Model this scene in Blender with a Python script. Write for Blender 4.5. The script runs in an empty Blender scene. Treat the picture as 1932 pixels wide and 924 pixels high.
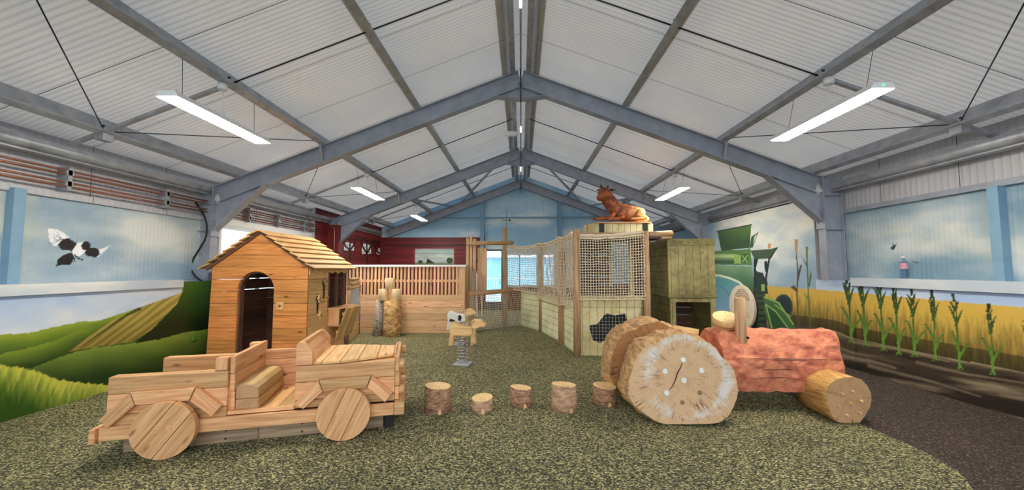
import bpy, math, random
import numpy as np
from mathutils import Vector, Matrix, noise
C = bpy.context.scene
PI = math.pi
R = random.Random(7)

# ------------------------------------------------------------------ camera
F = 720.0; H = 1.5
TH = math.atan(46/720); PS = math.atan(17/720*math.cos(TH))
FW = Vector((-math.sin(PS)*math.cos(TH), math.cos(PS)*math.cos(TH), math.sin(TH)))
RT = Vector((math.cos(PS), math.sin(PS), 0))
UP = RT.cross(FW)
cam = bpy.data.cameras.new('camera'); co = bpy.data.objects.new('camera', cam); C.collection.objects.link(co)
m = Matrix((RT, UP, -FW)).transposed().to_4x4(); m.translation = (0, 0, H); co.matrix_world = m
cam.sensor_width = 36; cam.lens = 36*F/1932; cam.clip_start = .05; cam.clip_end = 400
C.camera = co
# ------------------------------------------------------------------ exposure, sky
C.view_settings.view_transform = 'Standard'; C.view_settings.look = 'None'; C.view_settings.gamma = 1
C.view_settings.use_curve_mapping = False
EXPOSURE = 0.25; SKY = 2.7; LAMP = 72.0
C.view_settings.exposure = EXPOSURE
w = bpy.data.worlds.new('sky'); C.world = w; w.use_nodes = True
nt = w.node_tree; bg = nt.nodes['Background']
tc = nt.nodes.new('ShaderNodeTexCoord'); sx = nt.nodes.new('ShaderNodeSeparateXYZ'); rp = nt.nodes.new('ShaderNodeValToRGB')
nt.links.new(tc.outputs['Generated'], sx.inputs[0]); nt.links.new(sx.outputs['Z'], rp.inputs[0]); nt.links.new(rp.outputs[0], bg.inputs[0])
rp.color_ramp.elements[0].position = 0.0; rp.color_ramp.elements[0].color = (.90, .96, 1, 1)
rp.color_ramp.elements[1].position = .7; rp.color_ramp.elements[1].color = (.72, .86, 1, 1)
bg.inputs[1].default_value = SKY

# ------------------------------------------------------------------ photo geometry helpers
def ray(x, y):
    return FW + RT*((x-966)/F) - UP*((y-462)/F)
def onY(x, y, Y): d = ray(x, y); return Vector((0, 0, H)) + d*(Y/d.y)
def onX(x, y, X): d = ray(x, y); return Vector((0, 0, H)) + d*(X/d.x)
def onZ(x, y, Z=0): d = ray(x, y); return Vector((0, 0, H)) + d*((Z-H)/d.z)
def nproj(P):
    P = P - np.array([0, 0, H]); f = P@np.array(FW); return 966+F*(P@np.array(RT))/f, 462-F*(P@np.array(UP))/f

# ------------------------------------------------------------------ materials
def lin(c):
    return tuple((v/12.92 if v <= .04045 else ((v+.055)/1.055)**2.4) for v in [q/255 for q in c])
def L4(c): return lin(c)+(1,)
class NB:
    def __init__(s, name):
        s.m = bpy.data.materials.new(name); s.m.use_nodes = True; s.t = s.m.node_tree; s.p = s.t.nodes['Principled BSDF']
    def n(s, ty, **kw):
        q = s.t.nodes.new(ty)
        for k, v in kw.items():
            if k.startswith('i_'):
                key = k[2:]; key = int(key) if key.isdigit() else key.replace('_', ' ')
                q.inputs[key].default_value = v
            else: setattr(q, k, v)
        return q
    def l(s, a, b): s.t.links.new(a, b)
    def math(s, op, a, b=None, c=None):
        q = s.n('ShaderNodeMath', operation=op)
        for i, v in enumerate((a, b, c)):
            if v is None: continue
            if isinstance(v, (int, float)): q.inputs[i].default_value = v
            else: s.l(v, q.inputs[i])
        return q.outputs[0]
    def mix(s, f, a, b, blend='MIX'):
        q = s.n('ShaderNodeMix', data_type='RGBA', blend_type=blend)
        for i, v in ((0, f), (6, a), (7, b)):
            if isinstance(v, (int, float)): q.inputs[i].default_value = v
            elif isinstance(v, tuple): q.inputs[i].default_value = v
            else: s.l(v, q.inputs[i])
        return q.outputs[2]
    def ramp(s, f, stops):
        q = s.n('ShaderNodeValToRGB'); e = q.color_ramp.elements
        while len(e) < len(stops): e.new(.5)
        for i, (p, c) in enumerate(stops): e[i].position = p; e[i].color = c
        s.l(f, q.inputs[0]); return q.outputs[0]
    def bump(s, h, strength=.3, dist=.01):
        b = s.n('ShaderNodeBump', i_Strength=strength, i_Distance=dist); s.l(h, b.inputs['Height']); s.l(b.outputs[0], s.p.inputs['Normal']); return b

def wood(name, c1, c2, rough=.6, knots=1.0, bump=.25, varamt=.5):
    b = NB(name); uv = b.n('ShaderNodeUVMap', uv_map='UVMap')
    at = b.n('ShaderNodeAttribute', attribute_name='var')
    mp = b.n('ShaderNodeMapping'); mp.inputs['Scale'].default_value = (1.2, 17, 1); b.l(uv.outputs[0], mp.inputs[0])
    nz = b.n('ShaderNodeTexNoise', i_Scale=1.6, i_Detail=5.0, i_Roughness=.6, i_Distortion=.6); b.l(mp.outputs[0], nz.inputs['Vector'])
    nf = b.n('ShaderNodeMapping'); nf.inputs['Scale'].default_value = (3, 110, 1); b.l(uv.outputs[0], nf.inputs[0])
    n2 = b.n('ShaderNodeTexNoise', i_Scale=1.0, i_Detail=2.0); b.l(nf.outputs[0], n2.inputs['Vector'])
    f = b.math('ADD', b.math('MULTIPLY', nz.outputs[0], .75), b.math('MULTIPLY', n2.outputs[0], .25))
    col = b.ramp(f, [(.32, L4(c2)), (.62, L4(c1))])
    # knots
    km = b.n('ShaderNodeMapping'); km.inputs['Scale'].default_value = (2.6, 7, 1); b.l(uv.outputs[0], km.inputs[0])
    vo = b.n('ShaderNodeTexVoronoi', i_Scale=1.0, i_Randomness=1.0); b.l(km.outputs[0], vo.inputs['Vector'])
    kf = b.ramp(vo.outputs['Distance'], [(.06, (knots,)*3+(1,)), (.15, (0, 0, 0, 1))])
    dk = tuple(v*.45 for v in lin(c2))+(1,)
    col = b.mix(kf, col, dk)
    hs = b.n('ShaderNodeHueSaturation'); b.l(col, hs.inputs['Color'])
    b.l(b.math('ADD', b.math('MULTIPLY', at.outputs['Fac'], varamt), 1-varamt/2), hs.inputs['Value'])
    b.l(b.math('ADD', b.math('MULTIPLY', at.outputs['Fac'], -.014), .507), hs.inputs['Hue'])
    b.l(hs.outputs[0], b.p.inputs['Base Color']); b.p.inputs['Roughness'].default_value = rough
    b.bump(f, bump, .006); return b.m

def endgrain(name, c1, c2, crack, pale=None, rings=55, ncr=34, ringamp=.28):
    b = NB(name); uv = b.n('ShaderNodeUVMap', uv_map='UVMap'); sp = b.n('ShaderNodeSeparateXYZ'); b.l(uv.outputs[0], sp.inputs[0])
    r = b.math('SQRT', b.math('ADD', b.math('MULTIPLY', sp.outputs[0], sp.outputs[0]), b.math('MULTIPLY', sp.outputs[1], sp.outputs[1])))
    a = b.math('ARCTAN2', sp.outputs[1], sp.outputs[0])
    nz = b.n('ShaderNodeTexNoise', i_Scale=4.0, i_Detail=3.0); b.l(uv.outputs[0], nz.inputs['Vector'])
    rr = b.math('SINE', b.math('ADD', b.math('MULTIPLY', r, rings*6.28), b.math('MULTIPLY', nz.outputs[0], 9)))
    col = b.mix(b.math('ADD', b.math('MULTIPLY', rr, ringamp), .5), L4(c1), L4(c2))
    # radial cracks: noise over (angle, r)
    cb = b.n('ShaderNodeCombineXYZ'); b.l(b.math('MULTIPLY', a, ncr/6.28), cb.inputs[0]); b.l(b.math('MULTIPLY', r, 1.6), cb.inputs[1])
    n3 = b.n('ShaderNodeTexNoise', i_Scale=2.2, i_Detail=1.0); b.l(cb.outputs[0], n3.inputs['Vector'])
    cm = b.ramp(n3.outputs[0], [(.475, (0, 0, 0, 1)), (.497, (1, 1, 1, 1)), (.503, (1, 1, 1, 1)), (.525, (0, 0, 0, 1))])
    n4 = b.n('ShaderNodeTexNoise', i_Scale=9.0, i_Detail=1.0); b.l(uv.outputs[0], n4.inputs['Vector'])
    cm = b.math('MULTIPLY', cm, b.ramp(n4.outputs[0], [(.42, (0, 0, 0, 1)), (.6, (.85, .85, .85, 1))]))
    if pale:
        n5 = b.n('ShaderNodeTexNoise', i_Scale=3.6, i_Detail=7.0, i_Roughness=.72); b.l(uv.outputs[0], n5.inputs['Vector'])
        bd_ = b.math('SUBTRACT', 1.0, b.math('MULTIPLY', b.math('ABSOLUTE', b.math('SUBTRACT', r, .38)), 6.0))
        e = b.math('ADD', n5.outputs[0], b.math('MULTIPLY', bd_, .3))
        col = b.mix(b.ramp(e, [(.70, (0, 0, 0, 1)), (.84, (.8, .8, .8, 1))]), col, L4(pale))
    col = b.mix(cm, col, L4(crack))
    b.l(col, b.p.inputs['Base Color']); b.p.inputs['Roughness'].default_value = .75
    b.bump(b.math('SUBTRACT', b.math('MULTIPLY', rr, .1), cm), .4, .006); return b.m

def bark(name, c1, c2, sc=14, bump=.6, stretch=(2, 1, 1), lo=.35, hi=.65):
    b = NB(name); uv = b.n('ShaderNodeUVMap', uv_map='UVMap')
    mp = b.n('ShaderNodeMapping'); mp.inputs['Scale'].default_value = stretch; b.l(uv.outputs[0], mp.inputs[0])
    nz = b.n('ShaderNodeTexNoise', i_Scale=float(sc), i_Detail=7.0, i_Roughness=.65, i_Distortion=.4); b.l(mp.outputs[0], nz.inputs['Vector'])
    col = b.ramp(nz.outputs[0], [(lo, L4(c2)), (hi, L4(c1))])
    b.l(col, b.p.inputs['Base Color']); b.p.inputs['Roughness'].default_value = .8
    b.bump(nz.outputs[0], bump, .015); return b.m

def plain(name, c, rough=.5, metal=0.0, nscale=0, namt=.15, bump=0):
    b = NB(name); b.p.inputs['Base Color'].default_value = L4(c); b.p.inputs['Roughness'].default_value = rough; b.p.inputs['Metallic'].default_value = metal
    if nscale:
        t = b.n('ShaderNodeTexCoord'); nz = b.n('ShaderNodeTexNoise', i_Scale=float(nscale), i_Detail=5.0, i_Roughness=.6); b.l(t.outputs['Object'], nz.inputs['Vector'])
        k = lin(c); col = b.ramp(nz.outputs[0], [(.3, tuple(v*(1-namt*1.6) for v in k)+(1,)), (.7, tuple(min(1, v*(1+namt)) for v in k)+(1,))])
        b.l(col, b.p.inputs['Base Color'])
        if bump: b.bump(nz.outputs[0], bump, .01)
    return b.m

def painted(name, rib=0, axis='Y', rough=.45, planks=0, bumps=.35):
    """colour comes from the painting stored on the mesh; relief from ribs or boards"""
    b = NB(name); at = b.n('ShaderNodeAttribute', attribute_name='paint')
    b.l(at.outputs['Color'], b.p.inputs['Base Color']); b.p.inputs['Roughness'].default_value = rough
    t = b.n('ShaderNodeTexCoord'); sp = b.n('ShaderNodeSeparateXYZ'); b.l(t.outputs['Object'], sp.inputs[0])
    if rib:
        s = b.math('SINE', b.math('MULTIPLY', sp.outputs[axis], 6.2832/rib))
        s = b.math('POWER', b.math('MULTIPLY', b.math('ADD', s, 1), .5), 4.0)
        b.bump(s, bumps, .02)
    if planks:
        fr = b.math('FRACT', b.math('DIVIDE', sp.outputs['Z'], planks))
        g = b.math('LESS_THAN', fr, .05); b.l(b.mix(g, at.outputs['Color'], (.01, .005, .004, 1)), b.p.inputs['Base Color'])
        b.bump(b.math('SUBTRACT', 1.0, g), .6, .01)
    return b.m

M = {}
M['jeep'] = wood('larch_pink', (234, 184, 130), (188, 124, 76))
M['house'] = wood('larch_orange', (226, 154, 82), (176, 104, 46))
M['shingle'] = wood('shingle_wood', (232, 190, 128), (190, 140, 82))
M['pen'] = wood('pen_larch', (232, 192, 148), (204, 152, 106))
M['darkwood'] = wood('dark_boards', (122, 82, 64), (78, 50, 40))
M['pole'] = wood('peeled_pole', (206, 170, 128), (160, 118, 80), knots=.6, varamt=.2)
M['weath'] = wood('weathered_skid', (176, 148, 116), (112, 88, 66))
M['seatlog'] = wood('seat_log', (234, 198, 138), (200, 152, 96), knots=.8)
M['end'] = endgrain('end_grain', (206, 164, 120), (188, 142, 98), (70, 42, 26))
M['end_pale'] = endgrain('end_grain_chalky', (230, 190, 148), (214, 170, 128), (74, 46, 32), pale=(232, 226, 218), rings=30, ncr=60, ringamp=.12)
M['end_stump'] = endgrain('end_grain_stump', (250, 218, 160), (240, 198, 138), (160, 110, 66), rings=50, ncr=10)
M['end_brown'] = endgrain('end_grain_brown', (186, 134, 84), (160, 110, 66), (70, 42, 26))
M['drumside'] = bark('carved_bark', (226, 184, 128), (158, 110, 66), 9, .8, (1, 2.5, 1))
M['bark_red'] = bark('stump_bark', (200, 154, 118), (104, 68, 48), 12, .7, (3, 1, 1))
M['bark_yel'] = bark('peeled_bark', (232, 190, 124), (142, 94, 52), 7, .9, (2, 1, 1))
M['birch'] = bark('birch_bark', (196, 180, 162), (104, 88, 74), 14, .3, (2, 1, 1), .36, .56)
M['frontlog'] = bark('front_log_side', (232, 184, 108), (168, 116, 58), 10, .5, (.5, 3, 1))
M['red'] = bark('red_stained_log', (232, 150, 112), (166, 82, 64), 6, .6, (1, 1.5, 1))
M['steel'] = plain('galvanised_steel', (168, 171, 178), .42, .25, 6, .18)
M['steelblue'] = plain('blue_painted_steel', (128, 164, 190), .5, .1, 6, .08)
M['frame'] = plain('grey_painted_frame', (154, 159, 172), .45, .15, 5, .12)
M['darksteel'] = plain('rod_steel', (58, 58, 62), .4, .6)
M['copper'] = plain('copper_pipe', (176, 124, 104), .35, .8)
M['white'] = plain('white_plastic', (235, 235, 235), .4)
M['black'] = plain('black_rubber', (14, 14, 16), .5)
M['rope'] = plain('net_rope', (238, 218, 188), .85, 0, 60, .2)
M['wire'] = plain('net_wire', (200, 198, 196), .5)
M['chrome'] = plain('spring_steel', (200, 202, 208), .25, .9)
M['greyplate'] = plain('grey_plate', (176, 178, 180), .6, 0, 20, .1)
M['whitepaint'] = plain('white_paint_wood', (238, 238, 232), .6, 0, 30, .05)
M['whiterail'] = plain('white_rail', (240, 238, 240), .35)
M['upvc'] = plain('window_white', (226, 232, 240), .4)
M['greybar'] = plain('window_grey_bar', (70, 84, 100), .4)
M['redpaint'] = plain('barn_red', (118, 34, 34), .6, 0, 4, .15)

def rubber(name, cols, sc):
    b = NB(name); t = b.n('ShaderNodeTexCoord'); vo = b.n('ShaderNodeTexVoronoi', i_Scale=float(sc), i_Randomness=1.0)
    wn = b.n('ShaderNodeTexNoise', i_Scale=30.0, i_Detail=2.0); b.l(t.outputs['Object'], wn.inputs['Vector'])
    mm = b.n('ShaderNodeMapping'); mm.inputs['Scale'].default_value = (1, 1.5, 1); b.l(t.outputs['Object'], mm.inputs[0])
    ad = b.mix(.012, mm.outputs[0], wn.outputs['Color'], 'ADD'); b.l(ad, vo.inputs['Vector'])
    sp = b.n('ShaderNodeSeparateColor'); b.l(vo.outputs['Color'], sp.inputs[0])
    col = b.ramp(sp.outputs[0], cols)
    n2 = b.n('ShaderNodeTexNoise', i_Scale=1.3, i_Detail=3.0); b.l(t.outputs['Object'], n2.inputs['Vector'])
    col = b.mix(b.ramp(n2.outputs[0], [(.35, (.0, .0, .0, 1)), (.7, (.25, .25, .25, 1))]), col, (.02, .03, .02, 1))
    b.l(col, b.p.inputs['Base Color']); b.p.inputs['Roughness'].default_value = .8
    b.bump(vo.outputs['Distance'], .9, .012).invert = True
    return b.m
M['green_rubber'] = rubber('green_rubber', [(0, L4((14, 16, 13))), (.34, L4((66, 68, 44))), (.66, L4((134, 130, 86))), (1, L4((238, 226, 164)))], 85)
M['brown_rubber'] = rubber('brown_rubber', [(0, L4((22, 17, 16))), (.5, L4((62, 48, 42))), (.85, L4((88, 70, 60))), (1, L4((150, 128, 110)))], 85)

def sheet(name, c, rib, axis, joint=1.0, rough=.35, translucent=0):
    b = NB(name); t = b.n('ShaderNodeTexCoord'); sp = b.n('ShaderNodeSeparateXYZ'); b.l(t.outputs['Object'], sp.inputs[0])
    y = sp.outputs[axis]
    s = b.math('SINE', b.math('MULTIPLY', y, 6.2832/rib)); s = b.math('POWER', b.math('MULTIPLY', b.math('ADD', s, 1), .5), 3.0)
    g = b.math('LESS_THAN', b.math('FRACT', b.math('DIVIDE', b.math('ADD', y, 50.37), joint)), .009)
    nz = b.n('ShaderNodeTexNoise', i_Scale=1.5, i_Detail=4.0); b.l(t.outputs['Object'], nz.inputs['Vector'])
    k = lin(c); col = b.ramp(nz.outputs[0], [(.3, tuple(v*.9 for v in k)+(1,)), (.7, tuple(min(1, v*1.05) for v in k)+(1,))])
    col = b.mix(b.math('MULTIPLY', s, .16), col, (.25, .25, .27, 1)); col = b.mix(g, col, (.05, .05, .06, 1))
    b.l(col, b.p.inputs['Base Color']); b.p.inputs['Roughness'].default_value = rough
    b.bump(b.math('SUBTRACT', s, g), .35, .01)
    if translucent:   # translucency added so sky light brightens the liner sheets
        tl = b.n('ShaderNodeBsdfTranslucent'); tl.inputs[0].default_value = (.95, .88, .82, 1); b.l(b.mix(b.math('MULTIPLY', s, .45), b.mix(g, (.95, .86, .80, 1), (.1, .1, .1, 1)), (.35, .32, .30, 1)), tl.inputs[0])
        mx = b.n('ShaderNodeMixShader'); mx.inputs[0].default_value = translucent; b.l(b.p.outputs[0], mx.inputs[1]); b.l(tl.outputs[0], mx.inputs[2]); b.l(mx.outputs[0], b.t.nodes['Material Output'].inputs[0])
    return b.m
M['roof'] = sheet('roof_liner_sheet', (222, 216, 212), .062, 'Y', 1.0, .34, .10)
M['clad'] = sheet('wall_liner_sheet', (190, 190, 196), .075, 'Y', 1.0, .4)
M['mural'] = painted('mural_paint', rough=.45)
M['mural_rib'] = painted('mural_paint_ribbed', rib=.06, axis='Y', rough=.4, bumps=.16)
M['mural_ribx'] = painted('mural_paint_ribbed_gable', rib=.075, axis='X', rough=.4)
M['mural_board'] = painted('mural_paint_boards', planks=.16, rough=.55)

def glassmat():
    b = NB('glass'); t = b.t; out = t.nodes['Material Output']; t.nodes.remove(b.p)
    tr = b.n('ShaderNodeBsdfTransparent'); tr.inputs[0].default_value = (.93, .97, 1, 1)
    gl = b.n('ShaderNodeBsdfGlossy'); gl.inputs['Roughness'].default_value = .02
    fr = b.n('ShaderNodeLayerWeight', i_Blend=.5); mx = b.n('ShaderNodeMixShader')
    b.l(b.math('ADD', b.math('MULTIPLY', b.math('POWER', fr.outputs['Facing'], 4.0), .5), .02), mx.inputs[0]); b.l(tr.outputs[0], mx.inputs[1]); b.l(gl.outputs[0], mx.inputs[2]); b.l(mx.outputs[0], out.inputs[0]); return b.m
M['glass'] = glassmat()
def emis(name, c, s):
    b = NB(name); b.p.inputs['Base Color'].default_value = c+(1,); b.p.inputs['Emission Color'].default_value = c+(1,); b.p.inputs['Emission Strength'].default_value = s; return b.m
M['lamp'] = emis('lamp_diffuser', (1, .93, .80), LAMP)
M['bulb'] = emis('small_bulb', (1, .85, .6), 2.5)
M['led'] = emis('green_led', (.05, 1, .3), 2)

def stable_paint(name, c1, c2, axis, pitch):
    """cream and olive brushed scenery paint with thin painted board lines"""
    b = NB(name); t = b.n('ShaderNodeTexCoord'); sp = b.n('ShaderNodeSeparateXYZ'); b.l(t.outputs['Object'], sp.inputs[0])
    nz = b.n('ShaderNodeTexNoise', i_Scale=7.0, i_Detail=6.0, i_Roughness=.65, i_Distortion=1.2); b.l(t.outputs['Object'], nz.inputs['Vector'])
    n2 = b.n('ShaderNodeTexNoise', i_Scale=1.4, i_Detail=3.0); b.l(t.outputs['Object'], n2.inputs['Vector'])
    f = b.math('ADD', b.math('MULTIPLY', nz.outputs[0], .5), b.math('MULTIPLY', n2.outputs[0], .5))
    col = b.ramp(f, [(.36, L4(c2)), (.6, L4(c1))])
    d = b.math('FRACT', b.math('DIVIDE', b.math('ADD', sp.outputs[axis], 20.0), pitch)); g = b.math('LESS_THAN', d, .045)
    col = b.mix(g, col, L4((46, 42, 24)))
    b.l(col, b.p.inputs['Base Color']); b.p.inputs['Roughness'].default_value = .6; b.bump(nz.outputs[0], .25, .01); return b.m
M['sc_cream_z'] = stable_paint('cream_boards', (250, 250, 214), (216, 212, 160), 'Z', .14)
M['sc_cream_x'] = stable_paint('cream_boards_upright', (240, 226, 178), (196, 178, 122), 'X', .13)
M['sc_olive_x'] = stable_paint('olive_boards_upright', (182, 168, 112), (118, 106, 62), 'X', .13)
M['sc_olive_z'] = stable_paint('olive_boards', (160, 150, 92), (98, 90, 48), 'Z', .15)

# ------------------------------------------------------------------ mesh builder
def link(o): C.collection.objects.link(o)
class MB:
    def __init__(s, T=None): s.v = []; s.f = []; s.uv = []; s.var = []; s.mi = []; s.T = T; s.sm = []
    def _add(s, vs, fs, uvs, mi=0, var=None, smooth=False):
        o = len(s.v); s.g = getattr(s, 'g', []); s.g.append((o, len(s.f))); var = R.random() if var is None else var
        for p in vs: s.v.append(tuple(s.T @ Vector(p)) if s.T else tuple(p))
        for k, f in enumerate(fs):
            s.f.append(tuple(o+i for i in f)); s.uv.append(uvs[k]); s.var.append(var)
            s.mi.append(mi[k] if isinstance(mi, list) else mi); s.sm.append(smooth[k] if isinstance(smooth, list) else smooth)
        return s
    def box(s, x0, x1, y0, y1, z0, z1, M=None, mi=0, var=None):
        if x0 > x1: x0, x1 = x1, x0
        if y0 > y1: y0, y1 = y1, y0
        if z0 > z1: z0, z1 = z1, z0
        vs = [Vector((x, y, z)) for x in (x0, x1) for y in (y0, y1) for z in (z0, z1)]
        fs = [(0, 1, 3, 2), (4, 6, 7, 5), (0, 4, 5, 1), (2, 3, 7, 6), (0, 2, 6, 4), (1, 5, 7, 3)]
        d = (x1-x0, y1-y0, z1-z0); la = max(range(3), key=lambda i: d[i]); ou, ov = R.random()*20, R.random()*20; uvs = []
        for f in fs:
            nrm = (vs[f[1]]-vs[f[0]]).cross(vs[f[2]]-vs[f[1]]); na = max(range(3), key=lambda i: abs(nrm[i]))
            ax = [i for i in range(3) if i != na]
            if la in ax: u, v = la, [i for i in ax if i != la][0]
            else: u, v = ax
            uvs.append([(vs[i][u]+ou, vs[i][v]+ov) for i in f])
        if M is not None: vs = [M @ q for q in vs]
        return s._add(vs, fs, uvs, mi, var)
    def bar(s, a, b, wd, ht, up=(0, 0, 1), mi=0, var=None):
        """rectangular bar from a to b; wd sideways, ht along up"""
        a = Vector(a); b = Vector(b); x = (b-a); L = x.length; x.normalize(); u = Vector(up); y = u.cross(x).normalized(); z = x.cross(y)
        mt = Matrix((x, y, z)).transposed().to_4x4(); mt.translation = a
        return s.box(0, L, -wd/2, wd/2, -ht/2, ht/2, mt, mi, var)
    def prism(s, poly, a0, a1, plane='xz', mi=0, var=None, udir=None):
        """poly in a plane, extruded from a0 to a1 on the remaining axis"""
        n = len(poly); ar = sum(poly[i][0]*poly[(i+1) % n][1]-poly[(i+1) % n][0]*poly[i][1] for i in range(n))
        if ar < 0: poly = poly[::-1]
        mk = {'xz': lambda p, a: (p[0], a, p[1]), 'xy': lambda p, a: (p[0], p[1], a), 'yz': lambda p, a: (a, p[0], p[1])}[plane]
        vs = [mk(p, a0) for p in poly]+[mk(p, a1) for p in poly]
        sg = (1 if plane != 'xz' else -1)*(1 if a1 > a0 else -1)
        f0 = tuple(range(n))[::-1]; f1 = tuple(range(n, 2*n)); fs = [f0, f1]+[(i, (i+1) % n, n+(i+1) % n, n+i) for i in range(n)]
        if sg < 0: fs = [f[::-1] for f in fs]
        ou, ov = R.random()*20, R.random()*20
        if udir is None:
            xs = [p[0] for p in poly]; ys = [p[1] for p in poly]; udir = (1, 0) if max(xs)-min(xs) >= max(ys)-min(ys) else (0, 1)
        c_, s_ = udir
        pu = lambda p: (p[0]*c_+p[1]*s_+ou, -p[0]*s_+p[1]*c_+ov)
        uvs = []
        for k, f in enumerate(fs):
            uu = []
            for i in f:
                q = pu(poly[i % n]); uu.append(q if k < 2 else (q[0], (a1 if i >= n else a0)+ov))
            uvs.append(uu)
        return s._add(vs, fs, uvs, mi, var)
    def tube(s, pts, r, n=8, mi=0, caps=True, var=None, mi_end=None, wob=0):
        pts = [Vector(p) for p in pts]; m_ = len(pts); rs = r if isinstance(r, (list, tuple)) else [r]*m_
        t0 = (pts[1]-pts[0]).normalized(); up = Vector((0, 0, 1)) if abs(t0.z) < .9 else Vector((1, 0, 0)); y = t0.cross(up).normalized()
        vs = []; ln = 0; lens = []
        ws = [1+wob*(noise.noise(Vector((k*2.1, pts[0].x*7, pts[0].y*5)))) for k in range(n)]
        for i, p in enumerate(pts):
            t = (pts[min(i+1, m_-1)]-pts[max(i-1, 0)]).normalized(); y = (y-t*y.dot(t)).normalized(); z = t.cross(y)
            if i: ln += (p-pts[i-1]).length
            lens.append(ln)
            for k in range(n): a = 2*PI*k/n; vs.append(p+(y*math.cos(a)+z*math.sin(a))*rs[i]*ws[k])
        fs = []; uvs = []; ms = []; sm = []; ou = R.random()*9
        for i in range(m_-1):
            for k in range(n):
                k2 = (k+1) % n; fs.append((i*n+k, i*n+k2, (i+1)*n+k2, (i+1)*n+k)); c = 2*PI*max(rs)/n
                uvs.append([(lens[i]+ou, k*c), (lens[i]+ou, (k+1)*c), (lens[i+1]+ou, (k+1)*c), (lens[i+1]+ou, k*c)]); ms.append(mi); sm.append(True)
        if caps:
            for i, rev in ((0, True), (m_-1, False)):
                f = [i*n+k for k in range(n)]; c = pts[i]; t = (pts[min(i+1, m_-1)]-pts[max(i-1, 0)]).normalized(); yy = (vs[i*n]-c).normalized(); zz = t.cross(yy)
                uv = [((vs[q]-c).dot(yy), (vs[q]-c).dot(zz)) for q in f]
                if rev: f = f[::-1]; uv = uv[::-1]
                fs.append(tuple(f)); uvs.append(uv); ms.append(mi if mi_end is None else mi_end); sm.append(False)
        return s._add(vs, fs, uvs, ms, var, sm)
    def loft(s, rings, mi=0, mi_end=None, var=None, cen=None):
        """rings: lists of equal length of points"""
        n = len(rings[0]); vs = [Vector(p) for r_ in rings for p in r_]; fs = []; uvs = []; ms = []; sm = []
        per = [0]
        for k in range(n): per.append(per[-1]+(Vector(rings[0][(k+1) % n])-Vector(rings[0][k])).length)
        ln = [0]
        for i in range(1, len(rings)): ln.append(ln[-1]+(Vector(rings[i][0])-Vector(rings[i-1][0])).length)
        for i in range(len(rings)-1):
            for k in range(n):
                k2 = (k+1) % n; fs.append((i*n+k, i*n+k2, (i+1)*n+k2, (i+1)*n+k))
                uvs.append([(ln[i], per[k]), (ln[i], per[k+1]), (ln[i+1], per[k+1]), (ln[i+1], per[k])]); ms.append(mi); sm.append(True)
        for i, rev in ((0, True), (len(rings)-1, False)):
            f = [i*n+k for k in range(n)]; c = sum((vs[q] for q in f), Vector())/n if cen is None else Vector(cen[0 if rev else 1])
            nn = sum(((vs[f[k]]-c).cross(vs[f[(k+1) % n]]-c) for k in range(n)), Vector()).normalized()
            yy = Vector((1, 0, 0)); yy = (yy-nn*yy.dot(nn)).normalized() if abs(nn.x) < .9 else Vector((0, 1, 0)); zz = nn.cross(yy)
            uv = [((vs[q]-c).dot(yy), (vs[q]-c).dot(zz)) for q in f]
            if rev: f = f[::-1]; uv = uv[::-1]
            fs.append(tuple(f)); uvs.append(uv); ms.append(mi if mi_end is None else mi_end); sm.append(False)
        return s._add(vs, fs, uvs, ms, var, sm)
    def build(s, name, mats, parent=None, loc=None, bevel=0, seg=1):
        me = bpy.data.meshes.new(name); vs = s.v
        if loc is not None: l = Vector(loc); vs = [tuple(Vector(p)-l) for p in vs]
        me.from_pydata(vs, [], s.f)
        uvl = me.uv_layers.new(name='UVMap'); flat = [c for f in s.uv for q in f for c in q]; uvl.data.foreach_set('uv', flat)
        a = me.attributes.new('var', 'FLOAT', 'FACE'); a.data.foreach_set('value', s.var)
        for mm in (mats if isinstance(mats, (list, tuple)) else [mats]): me.materials.append(M[mm] if isinstance(mm, str) else mm)
        me.polygons.foreach_set('material_index', s.mi); me.polygons.foreach_set('use_smooth', s.sm); me.update()
        o = bpy.data.objects.new(name, me); link(o)
        if loc is not None: o.location = loc
        if parent: o.parent = parent
        if bevel:
            b = o.modifiers.new('bevel', 'BEVEL'); b.width = bevel; b.segments = seg; b.limit_method = 'ANGLE'; b.angle_limit = .7; b.harden_normals = False
        return o
def build_each(mb, name, mats, parent=None, **kw):
    """every piece of the builder becomes a part of its own"""
    out = []; g = mb.g+[(len(mb.v), len(mb.f))]
    for (v0, f0), (v1, f1) in zip(g[:-1], g[1:]):
        q = MB(); q.v = mb.v[v0:v1]; q.f = [tuple(i-v0 for i in f) for f in mb.f[f0:f1]]; q.uv = mb.uv[f0:f1]; q.var = mb.var[f0:f1]; q.mi = mb.mi[f0:f1]; q.sm = mb.sm[f0:f1]
        out.append(q.build(name, mats, parent, **kw))
    return out
def tag(o, label, cat, group=None, kind=None):
    o['label'] = label; o['category'] = cat
    if group: o['group'] = group
    if kind: o['kind'] = kind
    return o
def thing(name, label, cat, loc, rz=0, group=None):
    o = bpy.data.objects.new(name, None); link(o); o.location = loc; o.rotation_euler = (0, 0, rz); o.empty_display_size = .1
    return tag(o, label, cat, group)
def struct(o, label=None):
    o['kind'] = 'structure'
    if label: o['label'] = label
    return o
def clip(poly, nx, ny, d):
    """keep part of a polygon where nx*x+ny*y <= d"""
    out = []
    for i in range(len(poly)):
        a, b = poly[i], poly[(i+1) % len(poly)]; da = nx*a[0]+ny*a[1]-d; db = nx*b[0]+ny*b[1]-d
        if da <= 0: out.append(a)
        if da*db < 0: t = da/(da-db); out.append((a[0]+(b[0]-a[0])*t, a[1]+(b[1]-a[1])*t))
    return out

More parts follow.
